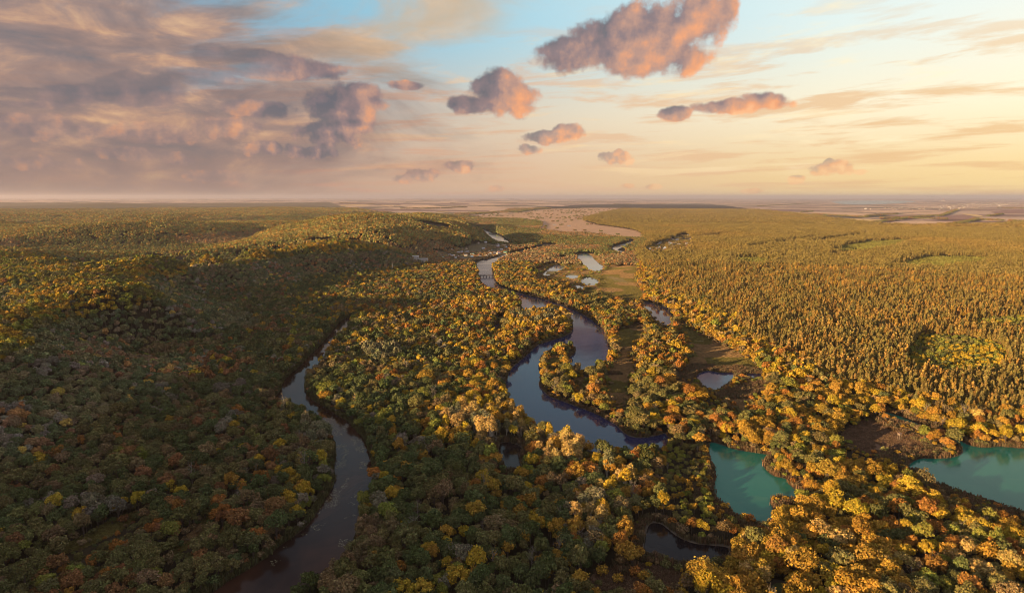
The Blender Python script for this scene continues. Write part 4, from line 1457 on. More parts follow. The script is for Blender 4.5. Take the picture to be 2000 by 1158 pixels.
def pine_gap(x, y):
    """rides cut through the pinewood and small windthrown gaps"""
    a = (x * 0.86 + y * 0.50 + 14 * vnoise(x, y, 120, 43)) % 330
    b = (-x * 0.50 + y * 0.86 + 14 * vnoise(x, y, 120, 44)) % 470
    hole = vnoise(x, y, 38, 45) * 0.7 + vnoise(x, y, 14, 46) * 0.3
    return (a < 7) | (b < 7) | (hole > 0.80) | (rng.uniform(size=len(x)) < 0.06)


# near wood, tree by tree
x, y, z = scatter_points(175, 640, 5.1, 3.8)
kind, colr, size, rgb = classify(x, y, z)
keep = ~((kind == 2) & (rng.uniform(size=len(x)) < 0.25)) & ~((kind == 3) & pine_gap(x, y))
x, y, z, kind, colr, size, rgb = (q[keep] for q in (x, y, z, kind, colr, size, rgb))
px, py = project(x, y, z + 7)
seen = (px > -15) & (px < 2015) & (py < 1175)
rr = np.hypot(x, y)
S3 = np.stack([size * rng.uniform(0.82, 1.18, len(x)), size * rng.uniform(0.82, 1.18, len(x)), size * rng.uniform(0.82, 1.22, len(x))], 1)
SIZE_WORD = lambda s: 'small' if s < 0.78 else 'tall' if s > 1.02 else 'mid-sized'
single = np.zeros(len(x), bool)
KINDS_ = [(0, BROAD, 'broadleaf_tree', 'tree', 'leafy trees of the near wood', 190), (1, SPARSE, 'thinning_tree', 'thinning tree', 'half-bare trees of the near wood', 110), (2, POPLAR, 'poplar_tree', 'poplar', 'tall poplars between the rivers', 150),
          (3, PINES, 'pine_tree', 'pine', 'pines at the edge of the pinewood', 260), (4, BARE, 'bare_tree', 'bare tree', 'leafless trees in the near wood', 50)]
forest_idx = {}
for kd, protos, nm, cat, grp, most in KINDS_:
    sel = np.where((kind == kd) & seen)[0]
    sel = sel[np.argsort(rr[sel])][:most]
    single[sel] = True
    idx = rng.integers(0, len(protos[0]), len(x))
    forest_idx[kd] = idx
    looks = []
    for i in sel:
        c = PNAMES[colr[i]]
        if kd == 3:
            looks.append(f"{SIZE_WORD(size[i])} {'olive' if c == 'olive needle' else c}-green pine with bare trunk")
        elif kd == 4:
            looks.append(f"{SIZE_WORD(size[i])} grey leafless tree")
        elif kd == 2:
            looks.append(f"{c} pale-trunked poplar")
        else:
            looks.append(f"{SIZE_WORD(size[i])} {c} {'thin-leaved' if kd == 1 else 'round-crowned'} tree")
    plant_individuals(nm, cat, grp, sel, x, y, z, protos, idx, S3, rgb, looks)

protos_all = BROAD[0] + SPARSE[0] + POPLAR[0] + PINES[0] + BARE[0]
offs = {0: 0, 1: len(BROAD[0]), 2: len(BROAD[0] + SPARSE[0]), 3: len(BROAD[0] + SPARSE[0] + POPLAR[0]), 4: len(BROAD[0] + SPARSE[0] + POPLAR[0] + PINES[0])}
vi = np.zeros(len(x), int)
for kd in offs:
    vi = np.where(kind == kd, forest_idx[kd] + offs[kd], vi)
k = ~single & (kind != 3)
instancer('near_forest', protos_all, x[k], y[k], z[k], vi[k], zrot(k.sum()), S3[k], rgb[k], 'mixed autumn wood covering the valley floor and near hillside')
k = ~single & (kind == 3)
instancer('near_pine_forest', protos_all, x[k], y[k], z[k], vi[k], zrot(k.sum()), S3[k], rgb[k], 'pinewood lit by the low sun beyond the turquoise lake')

# middle distance, still tree by tree
x, y, z = scatter_points(640, 1650, 5.0, 3.6)
kind, colr, size, rgb = classify(x, y, z)
keep = ~((kind == 3) & pine_gap(x, y))
x, y, z, kind, colr, size, rgb = (q[keep] for q in (x, y, z, kind, colr, size, rgb))
S3 = np.stack([size * rng.uniform(0.85, 1.15, len(x)), size * rng.uniform(0.85, 1.15, len(x)), size * rng.uniform(0.84, 1.2, len(x))], 1)
S3[kind == 2] *= np.array([1.1, 1.1, 1.55])
vi = np.where(kind == 3, len(BROAD1[0]) + rng.integers(0, len(PINES1[0]), len(x)), rng.integers(0, len(BROAD1[0]), len(x)))
k = kind != 3
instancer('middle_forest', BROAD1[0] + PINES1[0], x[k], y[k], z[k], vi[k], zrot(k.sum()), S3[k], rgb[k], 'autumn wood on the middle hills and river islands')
k = kind == 3
instancer('middle_pine_forest', BROAD1[0] + PINES1[0], x[k], y[k], z[k], vi[k], zrot(k.sum()), S3[k], rgb[k], 'wide pinewood spreading over the flat land')
n_mid = len(x)


# far woods in pieces
def far_wood(r0, r1, step, a0, a1, grow=1.0):
    x, y = grid_pts(r0, r1, a0, a1, step, 0.25)
    k = ~inside(x, y, steppe_ring) & ~inside(x, y, farm_r_ring) & ~inside(x, y, farm_c_ring) & (water_gap(x, y, 30) > 16) & ~inside(x, y, far_lake_ring)
    k &= ~(village_any(x, y) & (rng.uniform(size=len(x)) < 0.45))
    pn = inside(x, y, pine_ring)
    k &= (vnoise(x, y, 260, 31) > 0.16) | pn
    x, y, pn = x[k], y[k], pn[k]
    z = height(x, y)
    d = 20.0
    sx, sy = (height(x + d, y) - z) / d, (height(x, y + d) - z) / d
    rot = np.stack([np.arctan(sy), -np.arctan(sx), np.zeros(len(x))], 1)
    n = len(x)
    nn = vnoise(x, y, 220, 33)[:, None]
    b = np.where(nn > 0.6, PCOL[PNAMES.index('brown')] * 1.15, PCOL[PNAMES.index('olive green')]) * rng.uniform(0.85, 1.2, (n, 1))
    b = np.where((z > 34)[:, None], np.array([[0.205, 0.165, 0.056]]) * rng.uniform(0.8, 1.2, (n, 1)) * (0.85 + 0.3 * nn), b)  # high ground gets its sunlit tone in the leaf colour
    strip = (np.abs((x * 0.35 + y * 0.93 + 60 * vnoise(x, y, 500, 41)) % 620 - 310) > 300)
    mixf = np.clip((vnoise(x, y, 300, 34) - 0.45) * 2.2, 0, 1)[:, None] * 0.45
    p = (PCOL[PNAMES.index('olive needle')] * 1.0 * (1 - mixf) + PCOL[PNAMES.index('bronze')] * mixf) * rng.uniform(0.85, 1.15, (n, 1))
    rgb = np.where(pn[:, None], p, b)
    gap = pn & strip
    young = np.zeros(n, bool)
    for ring in young_rings[:5]:
        young |= inside(x, y, ring)
    for ring in young_rings[5:]:
        gap |= inside(x, y, ring)
    rgb = np.where(young[:, None], np.array([[0.20, 0.185, 0.045]]) * rng.uniform(0.8, 1.2, (n, 1)), rgb)
    idx = np.where(pn, len(PATCH_B) + rng.integers(0, len(PATCH_P), n), rng.integers(0, len(PATCH_B), n))
    q = rng.integers(0, 4, n) * math.pi / 2
    rot[:, 2] = 0
    s = np.stack([np.full(n, grow) * np.where(q > 3, -1, 1), np.full(n, grow) * np.where((q > 1) & (q < 4), -1, 1), rng.uniform(0.9, 1.08, n) * (0.8 + (grow - 0.78) * 0.25)], 1)
    r = np.hypot(x, y)
    low = np.zeros(n, bool)
    for frac in (0.3, 0.65, 1.0):
        reach = 11.0 * r / H * frac
        xs, ys = x * (1 + reach / r), y * (1 + reach / r)
        low |= village_any(xs, ys) | inside(xs, ys, WATER_RINGS['backwater_pool'])
    low |= village_any(x, y) | young
    s[:, 2] = np.where(low, s[:, 2] * 0.40, s[:, 2])
    return tuple(v[~gap] for v in (x, y, z, idx, rot, s, rgb))


fw = [far_wood(1650, 4200, 27, -A_MAX, A_MAX, 0.78), far_wood(4200, 9000, 58, -A_MAX, A_MAX, 1.65), far_wood(300, 1500, 40, math.radians(-150), -A_MAX, 1.1)]
fw = [np.concatenate(q) for q in zip(*fw)]
instancer('far_forest', PATCH_B + PATCH_P, *fw, label='distant woods fading into the haze')

# scattered scrub on the steppe and rows of trees between the fields
x, y = grid_pts(2000, 9000, -0.2, 0.35, 46)
k = inside(x, y, steppe_ring) & (vnoise(x, y * 2, 190, 51) > 0.66) & (rng.uniform(size=len(x)) < 0.5)
x, y = x[k], y[k]
wx, wy = [], []
for line in ([(1588, 420), (1650, 424), (1690, 426)], [(1690, 424), (1750, 420)], [(1720, 428), (1772, 427), (1830, 423)], [(1700, 438), (1770, 428.5)], [(1772, 428), (1850, 430)], [(1856, 443), (1910, 430)], [(1910, 431), (2000, 435)],
             [(1835, 424), (1870, 411)], [(1950, 407), (2000, 408)], [(1855, 441), (1880, 437)], [(1930, 424), (1955, 420)], [(1566, 416), (1585, 415)], [(662, 401), (780, 402.5)], [(740, 405), (840, 405)], [(784, 413), (910, 410.5)],
             [(880, 400), (1010, 397)], [(1000, 399), (1150, 398)], [(1090, 396), (1240, 395)], [(900, 394.5), (1060, 393.5)], [(700, 396), (860, 395)], [(1200, 402), (1300, 399)], [(1480, 404), (1580, 398)]):
    g = [G(a, b) for a, b in line]
    for (xa, ya), (xb, yb) in zip(g, g[1:]):
        m = max(2, int(math.hypot(xb - xa, yb - ya) / 26))
        t = np.linspace(0, 1, m)
        wx.append(xa + (xb - xa) * t + rng.normal(scale=6, size=m))
        wy.append(ya + (yb - ya) * t + rng.normal(scale=8, size=m))
wx, wy = np.concatenate(wx), np.concatenate(wy)
sx_, sy_ = np.concatenate([x, wx]), np.concatenate([y, wy])
n = len(sx_)
instancer('windbreak_trees', PATCH_B, sx_, sy_, height(sx_, sy_), rng.integers(0, len(PATCH_B), n), np.zeros((n, 3)), np.concatenate([np.tile((0.45, 0.35, 0.75), (len(x), 1)), np.tile((0.8, 0.55, 1.25), (len(wx), 1))]),
          np.where(rng.uniform(size=(n, 1)) < 0.3, PCOL[2], PCOL[1]) * 0.9, 'rows of trees and scrub between distant fields')

# bushes on the shores, in the scrub clearing and among the reeds
bx, by = grid_pts(180, 1750, -A_MAX, A_MAX, 4.2)
kk = (np.hypot(bx, by) < 1000) | inside(bx, by, MEADOW_RINGS['pond_marsh'])
bx, by = bx[kk], by[kk]
wg = water_gap(bx, by, 14)
far_shore = np.zeros(len(bx), bool)
scrub = inside(bx, by, MEADOW_RINGS['scrub_clearing'])
mead = open_land(bx, by, 0.0)
near_m = np.zeros(len(bx), bool)
for nm in ('shaded_meadow', 'brown_meadow', 'riverside_meadow', 'lower_meadow', 'grass_glade', 'dark_glade', 'bank_glade', 'cove_glade', 'spit_glade'):
    near_m |= (edge_dist(bx, by, MEADOW_RINGS[nm], 8.0) < 4.5)
k = (((wg > 1.2) & (wg < 6) & (rng.uniform(size=len(bx)) < 0.60)) | (scrub & (rng.uniform(size=len(bx)) < 0.22)) | (near_m & (rng.uniform(size=len(bx)) < 0.28))) & (wg > 1.2)
marsh = inside(bx, by, MEADOW_RINGS['pond_marsh'])
k |= marsh & (wg > 4) & (vnoise(bx, by, 30, 81) > 0.56) & (rng.uniform(size=len(bx)) < 0.16)
k &= ~(mead & ~scrub & ~near_m & ~marsh)
bx, by = bx[k], by[k]
bz = height(bx, by)
n = len(bx)
bpx, bpy_ = project(bx, by, bz + 2)
bcol = np.where(bpx > 1050, pick({'golden': 3, 'olive green': 4, 'brown': 3, 'lime green': 2, 'orange': 1}, n), pick({'olive green': 4, 'brown': 4, 'dark green': 3, 'greyish': 2, 'rust red': 1}, n))
brgb = PCOL[bcol] * rng.uniform(0.8, 1.2, (n, 1))
bidx = rng.integers(0, len(BUSH[0]), n)
bs = rng.uniform(0.7, 1.35, n)
BS3 = np.stack([bs, bs, bs * rng.uniform(0.85, 1.2, n)], 1)
sel = np.where((bpx > 0) & (bpx < 2000) & (bpy_ < 1158))[0]
sel = sel[np.argsort(np.hypot(bx[sel], by[sel]))][:220]
looks = [f"{'low' if bs[i] < 0.95 else 'broad'} {PNAMES[bcol[i]]} bush" for i in sel]
plant_individuals('bush', 'bush', 'bushes along the shores and clearings', sel, bx, by, bz, BUSH, bidx, BS3, brgb, looks)
k = np.ones(n, bool)
k[sel] = False
instancer('shore_scrub', BUSH[0], bx[k], by[k], bz[k], bidx[k], zrot(k.sum()), BS3[k], brgb[k], 'low bushes lining the river banks')

# reeds round the ponds
rx, ry = grid_pts(200, 1150, -A_MAX, A_MAX, 1.7)
k = np.zeros(len(rx), bool)
for nm, wdt in (('teal_pond', 11), ('turquoise_lake', 17), ('meadow_tarn', 20), ('reed_tarn', 16), ('marsh_pool', 9), ('dark_pond', 6), ('side_pool', 10), ('main_river', 2.5), ('near_river', 4.5)):
    ring = WATER_RINGS[nm]
    e = edge_dist(rx, ry, ring, 30.0)
    k |= ~inside(rx, ry, ring) & (e > 0.2) & (e < wdt * (0.35 + 1.3 * vnoise(rx, ry, 26, 61)))
k &= water_gap(rx, ry, 3) > 0.3
rx, ry = rx[k], ry[k]
n = len(rx)
rs = rng.uniform(0.75, 1.25, n)
sedge = (edge_dist(rx, ry, WATER_RINGS['near_river'], 9.0) < 8)[:, None]
rcol = np.where(sedge | (rng.uniform(size=(n, 1)) < 0.5), np.where(sedge, np.array([[0.090, 0.084, 0.038]]), np.array([[0.135, 0.085, 0.050]])), np.array([[0.105, 0.082, 0.045]])) * rng.uniform(0.75, 1.25, (n, 1))
instancer('reeds', REEDS, rx, ry, height(rx, ry) + 0.2, rng.integers(0, 4, n), zrot(n), np.stack([rs, rs, rs * rng.uniform(0.8, 1.1, n)], 1), rcol, 'brown reed beds fringing the ponds and lake')
# standing grass on the open meadows
gx_, gy_ = [], []
for nm, stp in (('dark_glade', 1.2), ('bank_glade', 1.3), ('cove_glade', 1.5), ('spit_glade', 1.5), ('riverside_meadow', 1.5), ('village_meadow', 2.1), ('pond_marsh', 2.0), ('shaded_meadow', 1.7), ('lower_meadow', 1.7), ('brown_meadow', 1.5), ('isle_glade', 2.2), ('scrub_clearing', 1.3), ('grass_glade', 1.3)):
    ring = MEADOW_RINGS[nm]
    lo, hi = ring.min(0), ring.max(0)
    X, Y = np.meshgrid(np.arange(lo[0], hi[0], stp), np.arange(lo[1], hi[1], stp))
    X, Y = X.ravel() + rng.uniform(-.5, .5, X.size) * stp, Y.ravel() + rng.uniform(-.5, .5, X.size) * stp
    k = inside(X, Y, ring)
    gx_.append(X[k])
    gy_.append(Y[k])
gx_, gy_ = np.concatenate(gx_), np.concatenate(gy_)
k = (water_gap(gx_, gy_, 4) > 0.8) & (vnoise(gx_, gy_, 9, 91) > 0.12)
gx_, gy_ = gx_[k], gy_[k]
n = len(gx_)
gs = rng.uniform(0.18, 0.34, n)
green = vnoise(gx_, gy_, 45, 92)[:, None]
heath = (inside(gx_, gy_, MEADOW_RINGS['brown_meadow']) | inside(gx_, gy_, MEADOW_RINGS['scrub_clearing']))[:, None]
gc = np.where(heath, np.array([[0.15, 0.095, 0.06]]), np.where(green > 0.55, np.array([[0.16, 0.135, 0.045]]), np.array([[0.27, 0.175, 0.085]]))) * rng.uniform(0.75, 1.25, (n, 1))
instancer('meadow_grass', REEDS, gx_, gy_, height(gx_, gy_) + 0.2, rng.integers(0, 4, n), zrot(n), np.stack([gs * 3.2, gs * 3.2, gs], 1), gc, 'dry standing grass on the open meadows')
print('GRASS', n)
print('POINTS', n_mid, len(fw[0]), n)

# ----------------------------------------------------------------- houses, bridge, mast and other built things
M_WALLS = [mat_plain('white_plaster', (0.30, 0.275, 0.245), 0.12, 0.6), mat_plain('cream_plaster', (0.36, 0.30, 0.22), 0.15, 0.6), mat_plain('brick_wall', (0.30, 0.16, 0.11), 0.2, 1.0), mat_plain('grey_render', (0.33, 0.31, 0.30), 0.15, 0.8)]
M_ROOFS = [mat_plain('grey_slate_roof', (0.22, 0.22, 0.23), 0.2, 0.5, 0.6), mat_plain('rust_tile_roof', (0.30, 0.10, 0.06), 0.2, 0.5), mat_plain('white_sheet_roof', (0.30, 0.30, 0.31), 0.12, 0.5, 0.4), mat_plain('brown_tile_roof', (0.17, 0.10, 0.07), 0.2, 0.5),
           mat_plain('green_sheet_roof', (0.08, 0.24, 0.17), 0.15, 0.5, 0.4), mat_plain('blue_sheet_roof', (0.20, 0.30, 0.38), 0.15, 0.5, 0.4)]
ROOF_WORD = ['grey slate roof', 'rust tile roof', 'white metal roof', 'brown tile roof', 'green metal roof', 'blue metal roof']
WALL_WORD = ['white', 'cream', 'brick', 'grey']
M_GLASS = mat_plain('dark_window_glass', (0.03, 0.035, 0.045), 0.1, 1.0, 0.15)


def box_v(x0, x1, y0, y1, z0, z1):
    return np.array([(x0, y0, z0), (x1, y0, z0), (x1, y1, z0), (x0, y1, z0), (x0, y0, z1), (x1, y0, z1), (x1, y1, z1), (x0, y1, z1)], float), [[0, 3, 2, 1], [4, 5, 6, 7], [0, 1, 5, 4], [1, 2, 6, 5], [2, 3, 7, 6], [3, 0, 4, 7]]


def wall_mesh(w, d, h, rise, m_):
    v = [(-w, -d, -1), (w, -d, -1), (w, d, -1), (-w, d, -1), (-w, -d, h), (w, -d, h), (w, d, h), (-w, d, h), (-w, 0, h + rise), (w, 0, h + rise)]
    f = [(0, 1, 5, 4), (2, 3, 7, 6), (1, 2, 6, 9, 5), (3, 0, 4, 8, 7)]
    return mesh_np('wall', v, f, [m_])


def roof_mesh(w, d, h, rise, m_):
    o, t = 0.55, 0.22
    k = rise / d
    v = []
    for s in (0, t):
        v += [(-w - o, -d - o, h - o * k + s), (w + o, -d - o, h - o * k + s), (w + o, 0, h + rise + s + 0.02), (-w - o, 0, h + rise + s + 0.02), (w + o, d + o, h - o * k + s), (-w - o, d + o, h - o * k + s)]
    f = [(6, 7, 8, 9), (9, 8, 10, 11), (0, 3, 2, 1), (3, 5, 4, 2), (0, 1, 7, 6), (4, 5, 11, 10), (1, 2, 8, 7), (2, 4, 10, 8), (5, 3, 9, 11), (3, 0, 6, 9)]
    return mesh_np('roof', v, f, [m_])


HOUSE_DIM = [(4.0, 3.2, 2.7, 2.4), (5.0, 3.5, 2.8, 2.6), (3.4, 2.9, 2.5, 2.2), (6.5, 4.2, 5.0, 2.8)]
_wall, _roof = {}, {}
_chim = mesh_np('chimney', *box_v(-0.35, 0.35, -0.35, 0.35, 0, 1.9), [M_WALLS[2]])
_win = mesh_np('window', *box_v(-0.55, 0.55, -0.05, 0.06, 0, 1.2), [M_GLASS])


def house(name, x, y, dim, wm, rm, rot, label, cat, group, parts=True):
    e = bpy.data.objects.new(name, None)
    COL.objects.link(e)
    e.location = (x, y, float(height(np.array([x]), np.array([y]))[0]))
    e.rotation_euler = (0, 0, rot)
    tag(e, label, cat, group)
    w, d, h, rise = HOUSE_DIM[dim]
    if (dim, wm) not in _wall:
        _wall[dim, wm] = wall_mesh(w, d, h, rise, M_WALLS[wm])
    if (dim, rm) not in _roof:
        _roof[dim, rm] = roof_mesh(w, d, h, rise, M_ROOFS[rm])
    link('wall', _wall[dim, wm], e)
    r_ = link('roof', _roof[dim, rm], e)
    link('chimney', _chim, r_, (w * 0.4, d * 0.3, h + rise * 0.45))
    if parts:
        for sx in (-0.5, 0.5):
            link('window', _win, e, (w * sx, -d, 1.0))
    return e


rank = {}


def village(ring, n, group, cat, where, minsep=13, far_side=False, extra=()):
    lo, hi = ring.min(0), ring.max(0)
    got = list(extra)
    tries = 0
    while len(got) < n and tries < 20000:
        tries += 1
        p = rng.uniform(lo, hi)
        if not inside(p[:1], p[1:], ring)[0] or water_gap(p[:1], p[1:])[0] < 8:
            continue
        if all((p[0] - q[0]) ** 2 + (p[1] - q[1]) ** 2 > minsep ** 2 for q in got):
            got.append(tuple(p))
    got.sort(key=lambda p: math.hypot(*p))
    for p in got:
        dim, wm, rm = int(rng.integers(0, 3)), int(rng.choice(4, p=[.42, .28, .12, .18])), int(rng.choice(6, p=[.26, .16, .30, .12, .07, .09]))
        look = f"{['small', 'long', 'tiny'][dim]} {WALL_WORD[wm]} {ROOF_WORD[rm].split()[0]}-roofed house"
        key = (look, where)
        rank[key] = rank.get(key, 0) + 1
        house('village_house', p[0], p[1], dim, wm, rm, rng.choice([0.35, 1.92]) + rng.normal(scale=0.18), f"{look} in {where}, {ordinal(rank[key])} nearest of its look", cat, group)


village(vil_r_ring, 85, 'houses of the village in the pinewood', 'house', 'the pinewood village', 15)
village(vil_l_ring, 46, 'houses of the riverside village', 'house', 'the riverside village', 17)
# the camp by the small pond
for i, (a, b, dim, wm, rm, lab) in enumerate([(1323, 588, 3, 0, 1, 'two-storey white camp house with rust roof by the small pond'), (1331, 590, 1, 0, 4, 'white camp cabin with green roof'), (1339, 592, 1, 0, 2, 'white camp hall with pale metal roof'),
                                              (1346, 594, 0, 1, 0, 'cream camp cabin with grey roof'), (1352, 597, 2, 0, 2, 'smallest white camp cabin among the pines'), (1305, 592, 2, 0, 4, 'tiny green-roofed boathouse by the sandy camp beach')]):
    gx_, gy_ = G(a, b)
    house('camp_cabin', gx_, gy_, dim, wm, rm, 0.4 + i * 0.25, lab, 'cabin', 'cabins of the pond camp')
gx_, gy_ = G(921, 549)
house('riverside_house', gx_, gy_, 1, 0, 0, 0.3, 'pale gabled house alone on the river bank beside the footbridge', 'house', None)
gx_, gy_ = G(1090, 776)
house('fishing_hut', gx_, gy_, 2, 3, 2, 0.5, 'tiny pale fishing hut at the edge of the winding river', 'hut', None).scale = (0.45, 0.45, 0.6)

# white sanatorium blocks and workshop sheds west of the river
e = bpy.data.objects.new('white_building', None)
COL.objects.link(e)
bx0, by0 = G(812, 522)
e.location = (bx0, by0, float(height(np.array([bx0]), np.array([by0]))[0]))
e.rotation_euler = (0, 0, 0.12)
tag(e, 'large white flat-roofed building complex among the trees west of the river', 'building')
for i, (w0, w1, d0, d1, hh) in enumerate([(-26, 4, -6, 6, 12), (4.01, 30, -2, 9, 9), (-8, 8, 6.01, 16, 15), (-42, -26.01, -14, -4, 8)]):
    wl = link('block', mesh_np('block', *box_v(w0, w1, d0, d1, -1, hh), [M_WALLS[0]]), e)
    link('roof', mesh_np('roof', *box_v(w0 - .3, w1 + .3, d0 - .3, d1 + .3, hh + 0.01, hh + 0.6), [M_ROOFS[2]]), wl)
    for zz in np.arange(1.5, hh - 1.5, 3.0):
        for xx in np.arange(w0 + 2, w1 - 1.5, 3.4):
            link('window', _win, wl, (xx, d0, zz)).scale = (1.2, 1, 1.2)
for i, (a, b, w, d) in enumerate([(763, 536, 9, 5), (776, 534, 10, 5), (789, 537, 12, 6), (806, 541, 7, 4)]):
    gx_, gy_ = G(a, b)
    e = bpy.data.objects.new('workshop_shed', None)
    COL.objects.link(e)
    e.location = (gx_, gy_, float(height(np.array([gx_]), np.array([gy_]))[0]))
    tag(e, ['grey workshop shed at the foot of the mast', 'long pale-roofed workshop shed right of the mast', 'widest pale-roofed workshop shed below the white building', 'small shed nearest the river below the white building'][i], 'shed', 'workshop sheds below the white building')
    link('wall', mesh_np('wall', *box_v(-w, w, -d, d, -1, 5), [M_WALLS[3]]), e)
    link('roof', mesh_np('roof', *box_v(-w - .5, w + .5, -d - .5, d + .5, 5.01, 5.5), [M_ROOFS[2 if i % 2 else 5]]), e)
# lattice mast
e = bpy.data.objects.new('radio_mast', None)
COL.objects.link(e)
mx0, my0 = G(766.5, 535)
e.location = (mx0, my0, float(height(np.array([mx0]), np.array([my0]))[0]))
tag(e, 'slender lattice radio mast rising from the woods beside grey sheds', 'mast')
MH = 24.0
for sx, sy in ((-1, -1), (1, -1), (1, 1), (-1, 1)):
    v, f = tube([(sx * 1.0, sy * 1.0, -1), (sx * 0.25, sy * 0.25, MH)], [0.16, 0.10], 4)
    link('leg', mesh_np('leg', v, f, [M_STEEL]), e)
br = []
for k in range(10):
    z0, z1 = k * MH / 10, (k + 1) * MH / 10
    s0, s1 = 1.0 - 0.75 * k / 10, 1.0 - 0.75 * (k + 1) / 10
    for (ax, ay), (bx1, by1) in (((-1, -1), (1, -1)), ((1, -1), (1, 1)), ((1, 1), (-1, 1)), ((-1, 1), (-1, -1))):
        br.append(tube([(ax * s0, ay * s0, z0), (bx1 * s1, by1 * s1, z1)], [0.05, 0.05], 3))
link('bracing', mesh_np('bracing', *wood(br), [M_STEEL]), e)
link('aerial', mesh_np('aerial', *tube([(0, 0, MH - 1), (0, 0, MH + 5)], [0.10, 0.05], 4), [M_STEEL]), e)

# footbridge on piers
M_BRIDGE = mat_plain('dark_bridge_timber', (0.035, 0.030, 0.034), 0.3, 2.0)
bl, br_ = np.array(G(933, 541.5)), np.array(G(967, 541.0))
mid, vec = (bl + br_) / 2, br_ - bl
L2 = np.linalg.norm(vec) / 2 + 3
e = bpy.data.objects.new('footbridge', None)
COL.objects.link(e)
e.location = (mid[0], mid[1], 1.0)
e.rotation_euler = (0, 0, math.atan2(vec[1], vec[0]))
tag(e, 'narrow dark footbridge on piers crossing the river', 'bridge')
link('deck', mesh_np('deck', *box_v(-L2, L2, -1.6, 1.6, 2.4, 3.4), [M_BRIDGE]), e)
for i, t in enumerate(np.linspace(-L2 + 3, L2 - 3, 7)):
    link('pier', mesh_np('pier', *wood([box_v(t - 0.45, t + 0.45, -1.2, -0.4, -3, 2.4), box_v(t - 0.45, t + 0.45, 0.4, 1.2, -3, 2.4), box_v(t - 0.35, t + 0.35, -0.4, 0.4, 1.0, 1.5)]), [M_BRIDGE]), e)
for s in (-1.5, 1.5):
    rl = link('railing', mesh_np('railing', *box_v(-L2, L2, s - 0.12, s + 0.12, 5.0, 5.5), [M_BRIDGE]), e)
    for t in np.linspace(-L2 + 0.5, L2 - 0.5, 16):
        link('post', mesh_np('post', *box_v(t - 0.16, t + 0.16, s - 0.1, s + 0.1, 3.4, 5.0), [M_BRIDGE]), rl)
# hunting stand on the brown meadow
e = bpy.data.objects.new('hunting_stand', None)
COL.objects.link(e)
hx, hy = G(1756, 860)
e.location = (hx, hy, 0.9)
e.rotation_euler = (0, 0, 0.4)
tag(e, 'small wooden lookout stand in the brown meadow by the turquoise lake', 'lookout stand')
for sx in (-0.9, 0.9):
    for sy in (-0.9, 0.9):
        link('leg', mesh_np('leg', *tube([(sx, sy, -0.3), (sx * .8, sy * .8, 4.0)], [0.13, 0.11], 4), [M_WOOD]), e)
link('cabin', mesh_np('cabin', *box_v(-0.95, 0.95, -0.95, 0.95, 4.0, 5.3), [M_WOOD]), e)
link('roof', mesh_np('roof', *box_v(-1.2, 1.2, -1.2, 1.2, 5.31, 5.5), [M_ROOFS[3]]), e)

# far town: small pale houses and blocks beside the lake, and a works chimney with its smoke
town = ground_ring([(1660, 410), (1700, 406.5), (1790, 406), (1830, 402), (1900, 397), (1980, 396), (2000, 400), (1940, 404), (1880, 410), (1800, 411.5), (1720, 411.5)], it=1)
lo, hi = town.min(0), town.max(0)
n_t = 0
tw = [mesh_np('town_house', *wood([box_v(-w, w, -d, d, -1, h), box_v(-w - .6, w + .6, -d - .6, d + .6, h + 0.02, h + 1.4)]), [M_WALLS[m_]]) for w, d, h, m_ in ((7, 5, 4, 0), (6, 5, 3.5, 1), (14, 6, 7, 3), (6, 5, 4, 3))]
while n_t < 230:
    p = rng.uniform(lo, hi)
    if not inside(p[:1], p[1:], town)[0] or inside(p[:1], p[1:], far_lake_ring)[0]:
        continue
    o = link('town_house', tw[int(rng.choice(4, p=[.4, .3, .1, .2]))])
    o.location = (p[0], p[1], float(height(p[:1], p[1:])[0]))
    o.rotation_euler = (0, 0, rng.uniform(0, 3.1))
    tag(o, 'tiny pale house of the distant town beside the far lake', 'town house', 'houses of the distant town')
    n_t += 1
e = bpy.data.objects.new('works_chimney', None)
COL.objects.link(e)
cx_, cy_ = G(1842, 393.5)
czz = float(height(np.array([cx_]), np.array([cy_]))[0])
e.location = (cx_, cy_, czz)
tag(e, 'tall smoking works chimney on the horizon of the distant town', 'chimney')
link('shaft', mesh_np('shaft', *tube([(0, 0, -2), (0, 0, 70), (0, 0, 120)], [9, 7, 5.5], 12), [M_WALLS[2]]), e)
link('base', mesh_np('base', *box_v(-60, 60, -22, 22, -2, 22), [M_WALLS[3]]), e)

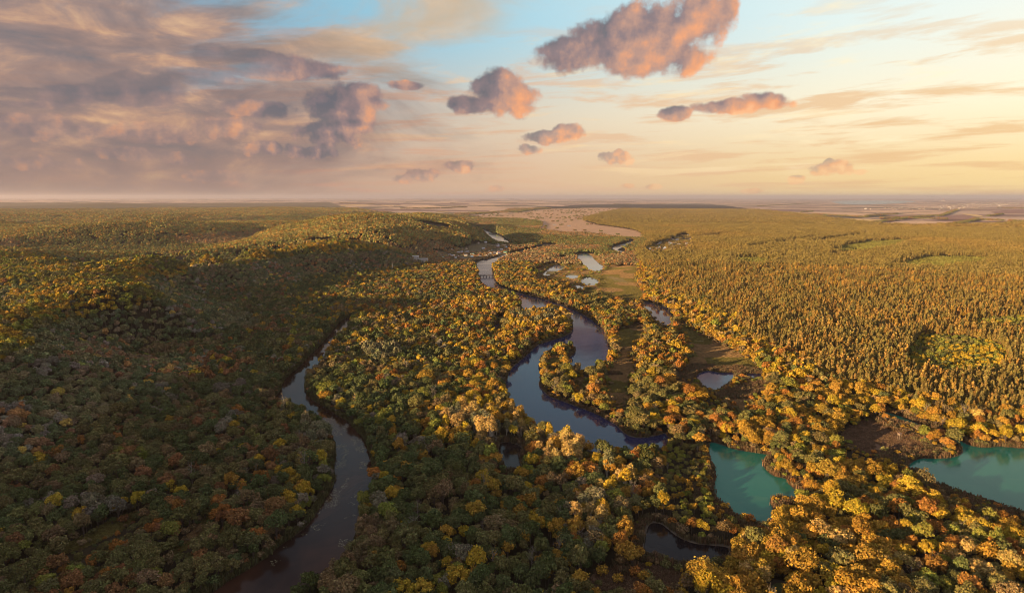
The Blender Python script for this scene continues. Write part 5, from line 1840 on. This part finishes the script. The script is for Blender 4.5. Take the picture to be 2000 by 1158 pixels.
# floating leaves at the river's edge
lx, ly = grid_pts(230, 560, -A_MAX, 0.1, 1.5)
ring = WATER_RINGS['near_river']
ed = edge_dist(lx, ly, ring, 14.0)
k = inside(lx, ly, ring) & (ed > 0.8) & (ed < 7.5) & (vnoise(lx, ly, 14, 71) * 0.6 + vnoise(lx, ly, 5, 72) * 0.4 > 0.63) & (rng.uniform(size=len(lx)) < 0.75)
lx, ly = lx[k], ly[k]
n = len(lx)
vs, fs = [], []
for q in range(n):
    for c in range(4):
        ox, oy = rng.normal(scale=0.7, size=2)
        r_ = rng.uniform(0.12, 0.34)
        a0 = rng.uniform(0, 6)
        b0 = len(vs)
        vs += [(lx[q] + ox + r_ * math.cos(a0 + j * 1.2566), ly[q] + oy + r_ * math.sin(a0 + j * 1.2566), 1.11 + 0.001 * (len(vs) % 7)) for j in range(5)]
        fs.append((b0, b0 + 1, b0 + 2, b0 + 3, b0 + 4))
if vs:
    tag(link('water_lily_leaves', mesh_np('water_lily_leaves', vs, fs, [mat_plain('lily_leaf', (0.14, 0.13, 0.07), 0.4, 0.8, 0.5)])), 'pale floating leaves scattered along the edges of the brown river', kind='stuff')

# ----------------------------------------------------------------- smoke over the works, and the evening haze
def volume_material(name, color, density, anis=0.2):
    m_ = bpy.data.materials.new(name)
    m_.use_nodes = True
    nt = m_.node_tree
    nt.nodes.clear()
    out = nt.nodes.new('ShaderNodeOutputMaterial')
    v_ = nt.nodes.new('ShaderNodeVolumePrincipled')
    v_.inputs['Color'].default_value = (*color, 1)
    v_.inputs['Density'].default_value = density
    v_.inputs['Anisotropy'].default_value = anis
    nt.links.new(v_.outputs[0], out.inputs['Volume'])
    return m_


sp_v, sp_f = tube([(0, 0, 0), (-60, 10, 30), (-240, 30, 62), (-520, 60, 84), (-800, 80, 94)], [7, 18, 34, 46, 26], 8)
tag(link('smoke', mesh_np('smoke', sp_v, sp_f + [list(range(7, -1, -1))], [volume_material('smoke_air', (0.55, 0.50, 0.50), 0.004)], smooth=True), None, (cx_, cy_, czz + 121)), 'thin grey smoke drifting from the works chimney', kind='stuff')

HZ = 330.0
hv, hf = box_v(-95000, 95000, -95000, 95000, -6, HZ)
hz = link('haze', mesh_np('haze', hv, hf, [volume_material('evening_haze', (0.86, 0.76, 0.77), 2.8e-5, 0.55)]))
tag(hz, 'thin evening haze lying over the valley', kind='stuff')
